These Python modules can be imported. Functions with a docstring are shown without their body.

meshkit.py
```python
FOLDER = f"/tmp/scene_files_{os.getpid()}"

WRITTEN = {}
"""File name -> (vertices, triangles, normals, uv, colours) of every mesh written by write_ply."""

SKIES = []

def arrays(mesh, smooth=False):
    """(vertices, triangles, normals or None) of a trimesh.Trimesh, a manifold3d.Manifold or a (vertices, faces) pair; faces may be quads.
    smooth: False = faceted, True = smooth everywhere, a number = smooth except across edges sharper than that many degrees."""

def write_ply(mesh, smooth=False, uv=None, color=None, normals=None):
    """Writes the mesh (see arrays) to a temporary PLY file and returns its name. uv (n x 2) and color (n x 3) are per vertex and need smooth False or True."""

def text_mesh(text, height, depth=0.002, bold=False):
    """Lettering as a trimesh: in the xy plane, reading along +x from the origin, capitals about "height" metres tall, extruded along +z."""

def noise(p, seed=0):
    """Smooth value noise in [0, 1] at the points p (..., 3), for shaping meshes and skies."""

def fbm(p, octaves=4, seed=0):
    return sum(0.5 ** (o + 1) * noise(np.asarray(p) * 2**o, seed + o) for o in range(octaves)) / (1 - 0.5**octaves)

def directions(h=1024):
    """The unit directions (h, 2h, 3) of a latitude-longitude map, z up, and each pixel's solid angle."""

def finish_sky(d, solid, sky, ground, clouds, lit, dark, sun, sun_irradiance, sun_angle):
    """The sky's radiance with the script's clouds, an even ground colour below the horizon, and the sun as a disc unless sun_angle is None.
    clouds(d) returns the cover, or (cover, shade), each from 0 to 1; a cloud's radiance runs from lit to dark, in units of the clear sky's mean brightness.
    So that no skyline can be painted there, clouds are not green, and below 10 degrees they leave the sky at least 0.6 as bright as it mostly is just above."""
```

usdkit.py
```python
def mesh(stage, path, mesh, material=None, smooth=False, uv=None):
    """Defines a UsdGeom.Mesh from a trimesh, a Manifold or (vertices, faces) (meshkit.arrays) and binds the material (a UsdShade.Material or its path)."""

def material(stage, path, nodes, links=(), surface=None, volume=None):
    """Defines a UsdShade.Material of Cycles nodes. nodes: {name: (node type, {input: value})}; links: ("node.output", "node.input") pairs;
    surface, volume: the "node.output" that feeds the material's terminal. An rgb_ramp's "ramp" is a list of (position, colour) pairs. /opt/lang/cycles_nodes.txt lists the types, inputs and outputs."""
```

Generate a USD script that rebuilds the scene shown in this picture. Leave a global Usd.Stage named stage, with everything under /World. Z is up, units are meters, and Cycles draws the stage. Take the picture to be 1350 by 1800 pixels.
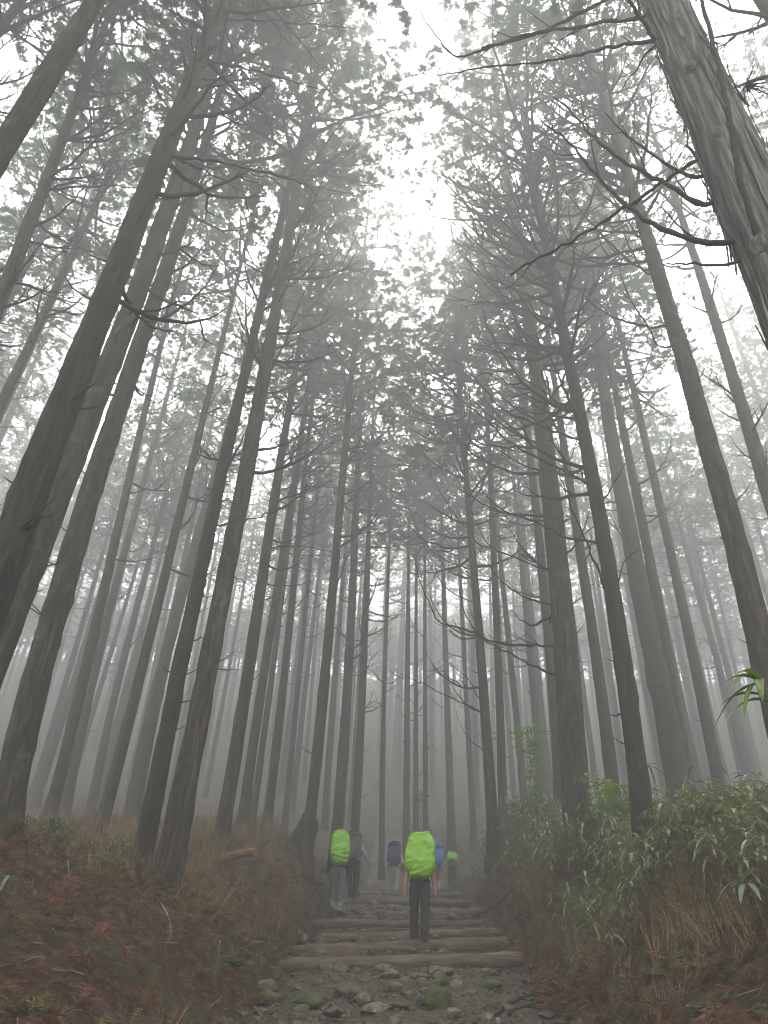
import math, random
import numpy as np, trimesh, manifold3d, usdkit, meshkit
from pxr import Usd, UsdGeom, UsdLux, UsdShade, Gf, Sdf, Vt

rng = np.random.default_rng(11)
random.seed(11)
stage = Usd.Stage.CreateInMemory()
UsdGeom.SetStageUpAxis(stage, 'Z')
UsdGeom.SetStageMetersPerUnit(stage, 1.0)
W = UsdGeom.Xform.Define(stage, '/World')
stage.SetDefaultPrim(W.GetPrim())

# ------------------------------------------------------------------ camera
F = 1330.0                                   # focal length in photo pixels (1350 x 1800)
PITCH, ROLL = math.atan(1330 / 1822), math.atan(87 / 1820)
_r = np.array([1, 0, 0.]); _u = np.array([0, -math.sin(PITCH), math.cos(PITCH)])
FW = np.array([0, math.cos(PITCH), math.sin(PITCH)])
CR = math.cos(ROLL) * _r + math.sin(ROLL) * _u
CU = math.cos(ROLL) * _u - math.sin(ROLL) * _r
EYE = np.array([0, 0, 1.5])
cam = UsdGeom.Camera.Define(stage, '/World/camera')
m = np.eye(4); m[0, :3], m[1, :3], m[2, :3], m[3, :3] = CR, CU, -FW, EYE
cam.AddTransformOp().Set(Gf.Matrix4d(*m.ravel().tolist()))
cam.CreateHorizontalApertureAttr(1350 / F * 26.0)
cam.CreateVerticalApertureAttr(1800 / F * 26.0)
cam.CreateFocalLengthAttr(26.0)
cam.CreateClippingRangeAttr(Gf.Vec2f(0.05, 5000))
cam.CreateExposureAttr(EXPO := 3.75)

# ------------------------------------------------------------------ sky and soft sun (thick overcast)
SUN_EL, SUN_AZ = math.radians(58), math.radians(8)        # azimuth = atan2(x, y)
dome = UsdLux.DomeLight.Define(stage, '/World/sky')
dome.GetPrim().SetCustomDataByKey('kind', 'structure')
sky_mat = usdkit.material(stage, '/World/Looks/overcast_sky', {
    'sky': ('sky_texture', {'sky_type': 'single_scattering', 'sun_disc': False, 'sun_elevation': SUN_EL, 'sun_rotation': SUN_AZ}),
    'co': ('texture_coordinate', {}),
    'n': ('noise_texture', {'scale': 2.2, 'detail': 4.0, 'roughness': 0.5}),
    'r': ('rgb_ramp', {'ramp': [(0.25, (5.6, 5.85, 5.85)), (0.75, (7.6, 7.75, 7.6))]}),
    'mx': ('mix', {'mix_type': 'mix', 'fac': 0.93}),
    'bg': ('background_shader', {'strength': 0.13})},
    [('co.generated', 'n.vector'), ('n.fac', 'r.fac'), ('sky.color', 'mx.color1'), ('r.color', 'mx.color2'), ('mx.color', 'bg.color')], surface='bg.background')
UsdShade.MaterialBindingAPI.Apply(dome.GetPrim()).Bind(sky_mat)
sun = UsdLux.DistantLight.Define(stage, '/World/sun')
sun.CreateIntensityAttr(0.2); sun.CreateAngleAttr(30.0); sun.CreateNormalizeAttr(True); sun.CreateColorAttr(Gf.Vec3f(1, 0.98, 0.94))
_d = -np.array([math.sin(SUN_AZ) * math.cos(SUN_EL), math.cos(SUN_AZ) * math.cos(SUN_EL), math.sin(SUN_EL)])
sun.AddOrientOp().Set(Gf.Quatf(Gf.Rotation(Gf.Vec3d(0, 0, -1), Gf.Vec3d(*_d.tolist())).GetQuat()))
FOG = 0.0215


# ------------------------------------------------------------------ helpers
def ray(x, y):
    return (x - 675) / F * CR + (900 - y) / F * CU + FW


NAMES = {}


def numbered(parent, name):
    k = (parent, name); n = NAMES.get(k, 0); NAMES[k] = n + 1
    return f'{parent}/{name}' + (f'_{n:03d}' if n else '')


def tag(prim, label=None, cat=None, group=None, kind=None):
    p = prim.GetPrim() if hasattr(prim, 'GetPrim') else prim
    for k, v in (('label', label), ('category', cat), ('group', group), ('kind', kind)):
        if v:
            p.SetCustomDataByKey(k, v)
    return p


def path_of(parent):
    return '/World' if parent is None else (parent if isinstance(parent, str) else str(parent.GetPath()))


def obj(name, mesh, mat, parent=None, smooth=False):
    return usdkit.mesh(stage, numbered(path_of(parent), name), mesh, mat, smooth)


def xf(name, loc=(0, 0, 0), rotz=0.0, scale=None, parent=None):
    x = UsdGeom.Xform.Define(stage, numbered(path_of(parent), name))
    x.AddTranslateOp().Set(Gf.Vec3d(*map(float, loc)))
    if rotz:
        x.AddRotateZOp().Set(float(rotz))
    if scale:
        x.AddScaleOp().Set(Gf.Vec3f(*([scale] * 3 if np.ndim(scale) == 0 else scale)))
    return x


class MB:
    """collects triangles of one mesh"""
    def __init__(s):
        s.v, s.f, s.n = [], [], 0

    def add(s, v, f):
        s.v.append(np.asarray(v, float)); s.f.append(np.asarray(f, int) + s.n); s.n += len(v)
        return s

    def tri(s, mesh):
        return s.add(mesh.vertices, mesh.faces)

    def out(s):
        return (np.vstack(s.v), np.vstack(s.f))


def frames(P):
    T = np.gradient(P, axis=0); T /= np.maximum(np.linalg.norm(T, axis=1, keepdims=True), 1e-9)
    ref = np.array([1., 0, 0]) if abs(T[:, 0]).max() < 0.9 else (np.array([0, 1., 0]) if abs(T[:, 1]).max() < 0.9 else np.array([0, 0, 1.]))
    A = np.cross(T, ref); A /= np.maximum(np.linalg.norm(A, axis=1, keepdims=True), 1e-9)
    return T, A, np.cross(T, A)


def tube(P, R, n=5, shape=None, cap=True):
    """tube of n sides along P with radii R; shape(u angle array, index) multiplies the radius"""
    P = np.asarray(P, float); R = np.broadcast_to(np.asarray(R, float), (len(P),))
    T, A, B = frames(P)
    a = np.linspace(0, 2 * np.pi, n, endpoint=False)
    k = np.ones((len(P), n)) if shape is None else shape
    V = P[:, None] + (R[:, None] * k)[..., None] * (np.cos(a)[None, :, None] * A[:, None] + np.sin(a)[None, :, None] * B[:, None])
    i = np.arange(len(P) - 1)[:, None] * n; j = np.arange(n)[None]; j2 = (j + 1) % n
    a0, a1, b0, b1 = i + j, i + j2, i + n + j, i + n + j2
    f = np.concatenate([np.stack([a0, a1, b1], -1).reshape(-1, 3), np.stack([a0, b1, b0], -1).reshape(-1, 3)])
    v = V.reshape(-1, 3)
    if cap:
        m = len(v); v = np.vstack([v, P[:1], P[-1:]])
        j = np.arange(n); j2 = (j + 1) % n; e = (len(P) - 1) * n
        f = np.vstack([f, np.stack([j2, j, np.full(n, m)], 1), np.stack([e + j, e + j2, np.full(n, m + 1)], 1)])
    return v, f


def rotm(axis, a):
    return trimesh.transformations.rotation_matrix(a, axis)[:3, :3]


def rand_rots(n, g):
    q = g.normal(size=(n, 4)); q /= np.linalg.norm(q, axis=1, keepdims=True)
    w, x, y, z = q.T
    return np.stack([1 - 2 * (y * y + z * z), 2 * (x * y - z * w), 2 * (x * z + y * w), 2 * (x * y + z * w), 1 - 2 * (x * x + z * z), 2 * (y * z - x * w),
                     2 * (x * z - y * w), 2 * (y * z + x * w), 1 - 2 * (x * x + y * y)], 1).reshape(-1, 3, 3)


def scatter_template(tv, tf, pos, rots, scales):
    """many copies of a small template in one mesh"""
    V = np.einsum('nij,kj->nki', rots, tv) * np.asarray(scales)[:, None, None] + pos[:, None]
    n, k = len(pos), len(tv)
    Fc = tf[None] + (np.arange(n) * k)[:, None, None]
    return V.reshape(-1, 3), Fc.reshape(-1, 3)


# ------------------------------------------------------------------ materials
def mat(name, ramp, scale=5.0, stretch=(1, 1, 1), detail=5.0, rough=0.8, bump=0.0, bump_scale=None, spec=0.3, translucent=0.0, coords='object', vary=0.0, second=None, bdist=0.02):
    nodes = {'co': ('texture_coordinate', {}), 'geo': ('geometry', {}), 'mp': ('mapping', {'scale': stretch}),
             'n': ('noise_texture', {'scale': scale, 'detail': detail, 'roughness': 0.62}),
             'r': ('rgb_ramp', {'ramp': ramp}),
             'p': ('principled_bsdf', {'roughness': rough, 'specular_ior_level': spec})}
    links = [('co.object' if coords == 'object' else 'geo.position', 'mp.vector'), ('mp.vector', 'n.vector'), ('n.fac', 'r.fac')]
    col = 'r.color'
    if second:                                # (colour, noise scale, low, high): patches of a second colour
        nodes['n2'] = ('noise_texture', {'scale': second[1], 'detail': 4.0, 'roughness': 0.6})
        nodes['r2'] = ('rgb_ramp', {'ramp': [(second[2], (0, 0, 0)), (second[3], (1, 1, 1))]})
        nodes['b2'] = ('rgb_to_bw', {})
        nodes['m2'] = ('mix', {'mix_type': 'mix', 'color2': second[0]})
        links += [('co.object' if coords == 'object' else 'geo.position', 'n2.vector'), ('n2.fac', 'r2.fac'), ('r2.color', 'b2.color'), ('b2.val', 'm2.fac'), (col, 'm2.color1')]
        col = 'm2.color'
    if vary:
        nodes['oi'] = ('object_info', {}); nodes['mr'] = ('map_range', {'from_min': 0.0, 'from_max': 1.0, 'to_min': 1 - vary, 'to_max': 1 + vary})
        nodes['hs'] = ('hsv', {})
        links += [('oi.random', 'mr.value'), ('mr.result', 'hs.value'), (col, 'hs.color')]
        col = 'hs.color'
    links.append((col, 'p.base_color'))
    if bump:
        nodes['nb'] = ('noise_texture', {'scale': bump_scale or scale * 3, 'detail': 6.0, 'roughness': 0.65})
        nodes['bp'] = ('bump', {'strength': bump, 'distance': bdist})
        links += [('mp.vector', 'nb.vector'), ('nb.fac', 'bp.height'), ('bp.normal', 'p.normal')]
    surf = 'p.BSDF'
    if translucent:
        nodes['t'] = ('translucent_bsdf', {}); nodes['ms'] = ('mix_closure', {'fac': translucent})
        links += [(col, 't.color'), ('p.BSDF', 'ms.closure1'), ('t.BSDF', 'ms.closure2')]
        surf = 'ms.closure'
    return usdkit.material(stage, '/World/Looks/' + name, nodes, links, surface=surf)


M = {}
M['bark'] = mat('cedar_bark', [(0.33, (0.010, 0.008, 0.006)), (0.5, (0.040, 0.030, 0.022)), (0.68, (0.10, 0.080, 0.060))], 24, (1, 1, 0.09), rough=0.9, bump=1.0, bump_scale=34, coords='pos', bdist=0.03,
                second=((0.105, 0.097, 0.08), 4.5, 0.56, 0.72))
M['bark_dark'] = mat('damp_bark', [(0.33, (0.007, 0.005, 0.004)), (0.5, (0.024, 0.019, 0.015)), (0.7, (0.062, 0.052, 0.04))], 22, (1, 1, 0.11), rough=0.8, bump=1.0, bump_scale=30, coords='pos', bdist=0.03,
                     second=((0.024, 0.034, 0.013), 1.6, 0.52, 0.7))
M['bark_peel'] = mat('peeling_bark', [(0.32, (0.03, 0.026, 0.024)), (0.5, (0.085, 0.076, 0.072)), (0.7, (0.24, 0.22, 0.21))], 34, (1, 1, 0.05), rough=0.85, bump=1.0, bump_scale=40, coords='pos', bdist=0.03)
M['deadwood'] = mat('dead_branch_bark', [(0.3, (0.014, 0.011, 0.009)), (0.7, (0.055, 0.046, 0.038))], 12, rough=0.9, bump=0.4)
M['needles'] = mat('conifer_foliage', [(0.3, (0.028, 0.052, 0.028)), (0.55, (0.052, 0.088, 0.046)), (0.8, (0.09, 0.125, 0.06))], 2.5, rough=0.6, translucent=0.45, vary=0.15)
M['ground'] = mat('needle_litter_ground', [(0.25, (0.018, 0.011, 0.007)), (0.44, (0.038, 0.021, 0.012)), (0.58, (0.105, 0.054, 0.030)), (0.76, (0.225, 0.145, 0.088))], 9, rough=0.9, bump=1.0, bump_scale=26, coords='pos', bdist=0.05,
                  second=((0.065, 0.068, 0.024), 0.9, 0.50, 0.66))
M['soil'] = mat('trodden_soil', [(0.32, (0.02, 0.012, 0.007)), (0.52, (0.08, 0.05, 0.03)), (0.75, (0.19, 0.135, 0.088))], 14, rough=0.75, bump=1.0, bump_scale=24, coords='pos', bdist=0.05, spec=0.4)
M['stone'] = mat('path_stone', [(0.3, (0.028, 0.021, 0.015)), (0.52, (0.085, 0.067, 0.048)), (0.78, (0.20, 0.165, 0.125))], 14, rough=0.55, bump=0.7, bump_scale=30, spec=0.45, coords='pos',
                 second=((0.06, 0.068, 0.035), 2.2, 0.55, 0.7))
M['stone_pale'] = mat('pale_path_stone', [(0.3, (0.05, 0.038, 0.027)), (0.52, (0.14, 0.113, 0.083)), (0.78, (0.29, 0.25, 0.2))], 15, rough=0.55, bump=0.7, bump_scale=30, spec=0.45, coords='pos')
M['mossy'] = mat('mossy_stone', [(0.3, (0.035, 0.040, 0.016)), (0.52, (0.07, 0.082, 0.03)), (0.72, (0.13, 0.115, 0.085))], 9, rough=0.9, bump=1.0, bump_scale=40, coords='pos')
M['log'] = mat('step_log_bark', [(0.33, (0.03, 0.02, 0.013)), (0.5, (0.10, 0.068, 0.043)), (0.7, (0.21, 0.16, 0.105))], 22, (0.1, 1, 1), rough=0.7, bump=0.9, bump_scale=18, coords='pos', spec=0.4,
               second=((0.06, 0.065, 0.035), 1.5, 0.55, 0.7))
M['cutwood'] = mat('cut_log_wood', [(0.3, (0.10, 0.055, 0.026)), (0.7, (0.22, 0.13, 0.06))], 12, (0.2, 1, 1), rough=0.8, bump=0.3, coords='pos')
M['red_spray'] = mat('fallen_cedar_spray', [(0.3, (0.066, 0.029, 0.016)), (0.7, (0.21, 0.10, 0.054))], 3, rough=0.9, vary=0.45, translucent=0.15)
M['twig'] = mat('dry_twig', [(0.3, (0.055, 0.042, 0.033)), (0.7, (0.16, 0.13, 0.10))], 8, rough=0.85, vary=0.5)
M['pale_stick'] = mat('bleached_stick', [(0.3, (0.13, 0.11, 0.085)), (0.7, (0.27, 0.235, 0.19))], 8, rough=0.8)
M['straw'] = mat('dry_grass', [(0.3, (0.13, 0.09, 0.048)), (0.7, (0.32, 0.235, 0.13))], 4, rough=0.7, vary=0.4, translucent=0.25)
M['sasa'] = mat('bamboo_grass_leaf', [(0.3, (0.075, 0.11, 0.04)), (0.5, (0.17, 0.215, 0.09)), (0.72, (0.42, 0.40, 0.24))], 5, rough=0.3, spec=0.5, vary=0.35, translucent=0.3)
M['sasa_near'] = mat('bamboo_leaf_near', [(0.3, (0.06, 0.12, 0.02)), (0.7, (0.13, 0.21, 0.04))], 8, (1, 1, 1), rough=0.35, spec=0.5, translucent=0.4)
M['sasa_blue'] = mat('bluish_bamboo_leaf', [(0.3, (0.085, 0.13, 0.075)), (0.7, (0.17, 0.225, 0.14))], 8, rough=0.4, spec=0.5, translucent=0.2)
M['shrub'] = mat('shrub_leaf', [(0.3, (0.09, 0.135, 0.035)), (0.7, (0.24, 0.28, 0.085))], 3, rough=0.5, vary=0.3, translucent=0.3)
M['maple'] = mat('fresh_green_leaf', [(0.3, (0.15, 0.26, 0.035)), (0.7, (0.27, 0.41, 0.07))], 3, rough=0.5, translucent=0.45)
M['fern'] = mat('fern_leaf', [(0.3, (0.07, 0.13, 0.035)), (0.7, (0.14, 0.22, 0.06))], 3, rough=0.5, vary=0.3, translucent=0.3)
M['moss'] = mat('moss_cushion', [(0.3, (0.03, 0.045, 0.012)), (0.7, (0.085, 0.10, 0.03))], 14, rough=1.0, bump=1.0, bump_scale=60)
M['skin'] = mat('skin', [(0.3, (0.33, 0.205, 0.155)), (0.7, (0.42, 0.275, 0.215))], 6, rough=0.5)


def cloth(name, c, rough=0.8, spec=0.2, bump=0.25, bs=30):
    c = np.array(c)
    M[name] = mat(name, [(0.3, tuple(c * 0.85)), (0.7, tuple(np.minimum(c * 1.12, 0.9)))], 7, rough=rough, spec=spec, bump=bump, bump_scale=bs, bdist=0.01)


cloth('lime_nylon', (0.205, 0.43, 0.025), 0.42, 0.45, 0.35, 9)
cloth('lime_nylon_dark', (0.07, 0.20, 0.01), 0.5, 0.4)
cloth('navy_nylon', (0.03, 0.045, 0.085), 0.55, 0.35)
cloth('blue_nylon', (0.03, 0.15, 0.5), 0.5, 0.4)
cloth('grey_nylon', (0.075, 0.078, 0.075), 0.6, 0.3)
cloth('black_cloth', (0.014, 0.014, 0.015))
cloth('charcoal_cloth', (0.035, 0.032, 0.032))
cloth('grey_cloth', (0.11, 0.11, 0.115))
cloth('beige_cloth', (0.3, 0.28, 0.23))
cloth('white_cloth', (0.62, 0.62, 0.64))
cloth('lilac_cloth', (0.45, 0.33, 0.5))
cloth('teal_cloth', (0.02, 0.33, 0.38))
cloth('rust_cloth', (0.3, 0.11, 0.06))
cloth('hair', (0.012, 0.01, 0.009), 0.5, 0.4)
cloth('boot_leather', (0.05, 0.042, 0.036), 0.6, 0.3)
cloth('gaiter_cloth', (0.3, 0.3, 0.29))
cloth('pole_metal', (0.25, 0.33, 0.36), 0.35, 0.6, 0)

# ------------------------------------------------------------------ terrain
_PY = np.array([-60, -8, 0, 6, 9.7, 13.4, 15.2, 16.8, 18.2, 19.2, 20.2, 25, 28.5, 33, 36, 40, 50, 64, 80, 100, 125.])
_PZ = np.array([-6, -1.1, 0, 1.08, 1.88, 2.76, 3.2, 3.58, 3.92, 4.15, 4.37, 5.42, 6.16, 7.05, 8.0, 9.7, 13.6, 20, 28.5, 41, 56.])
from scipy.interpolate import PchipInterpolator
prof = PchipInterpolator(_PY, _PZ)
HW = 1.85


def xc(y):
    return 0.05 * np.clip(y, -10, 90) - 0.08


LOGS = []      # distances y of the step logs, filled below
KEYS = []      # corrections (x, y, dz)


def H(x, y, steps=True):
    x, y = np.asarray(x, float), np.asarray(y, float)
    z = prof(np.clip(y, -60, 125))
    c = x - xc(y); s = np.maximum(np.abs(c) - HW, 0)
    z = z + 0.052 * np.clip(c, -2.2, 2.2) * np.clip((y - 7) / 4, 0, 1) * np.clip((24 - y) / 6, 0, 1)
    far = np.clip((y - 5) / 4, 0, 1) * np.clip((58 - y) / 22, 0.15, 1)
    b = 1.5 * (1 - np.exp(-s / 1.15)) + np.where(c > 0, 0.12, 0.035) * np.minimum(s, 40)
    z = z + b * (0.45 + 0.55 * far)
    pts = np.stack([x * 0.5, y * 0.5, np.zeros_like(x)], -1)
    rough = (meshkit.fbm(pts * 2.2, 4, 3) - 0.5) * 0.36 * np.clip(s / 0.6, 0.12, 1) + (meshkit.noise(pts * 0.35, 9) - 0.5) * 0.7 * np.clip(s / 2, 0, 1)
    z = z + rough
    for kx, ky, dz in KEYS:
        z = z + dz * np.exp(-((x - kx) ** 2 + (y - ky) ** 2) / (2 * 1.3 ** 2)) * np.clip(s / 0.6, 0, 1)
    if steps and LOGS:
        L = np.array(LOGS); k = np.clip(np.searchsorted(L, y, 'right') - 1, 0, len(L) - 2)
        fr = np.clip((y - L[k]) / (L[k + 1] - L[k]), 0, 1)
        saw = np.where((y >= L[0]) & (y < L[-1]), 0.22 * np.where(y > 18.5, .55, 1.0) * (0.5 - fr), 0) - np.where(y < L[0], 0.11 * np.exp(-(L[0] - y) / 0.8), 0)
        z = z + saw * np.clip((HW + 0.25 - np.abs(c)) / 0.3, 0, 1)
    return z


def hit(px, py, lo=3.0, hi=90.0):
    """the point of the terrain seen at a pixel of the photograph"""
    d = ray(px, py); d = d / math.hypot(d[0], d[1])
    t = np.arange(lo, hi, 0.05)
    P = EYE + d * t[:, None]
    g = H(P[:, 0], P[:, 1]) - P[:, 2]
    i = np.nonzero(g > 0)[0]
    return P[i[0]] if len(i) else P[-1]


def at(px, py, zc):
    return EYE + ray(px, py) * zc


def zc_of(p):
    return float((np.asarray(p) - EYE) @ FW)


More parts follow.
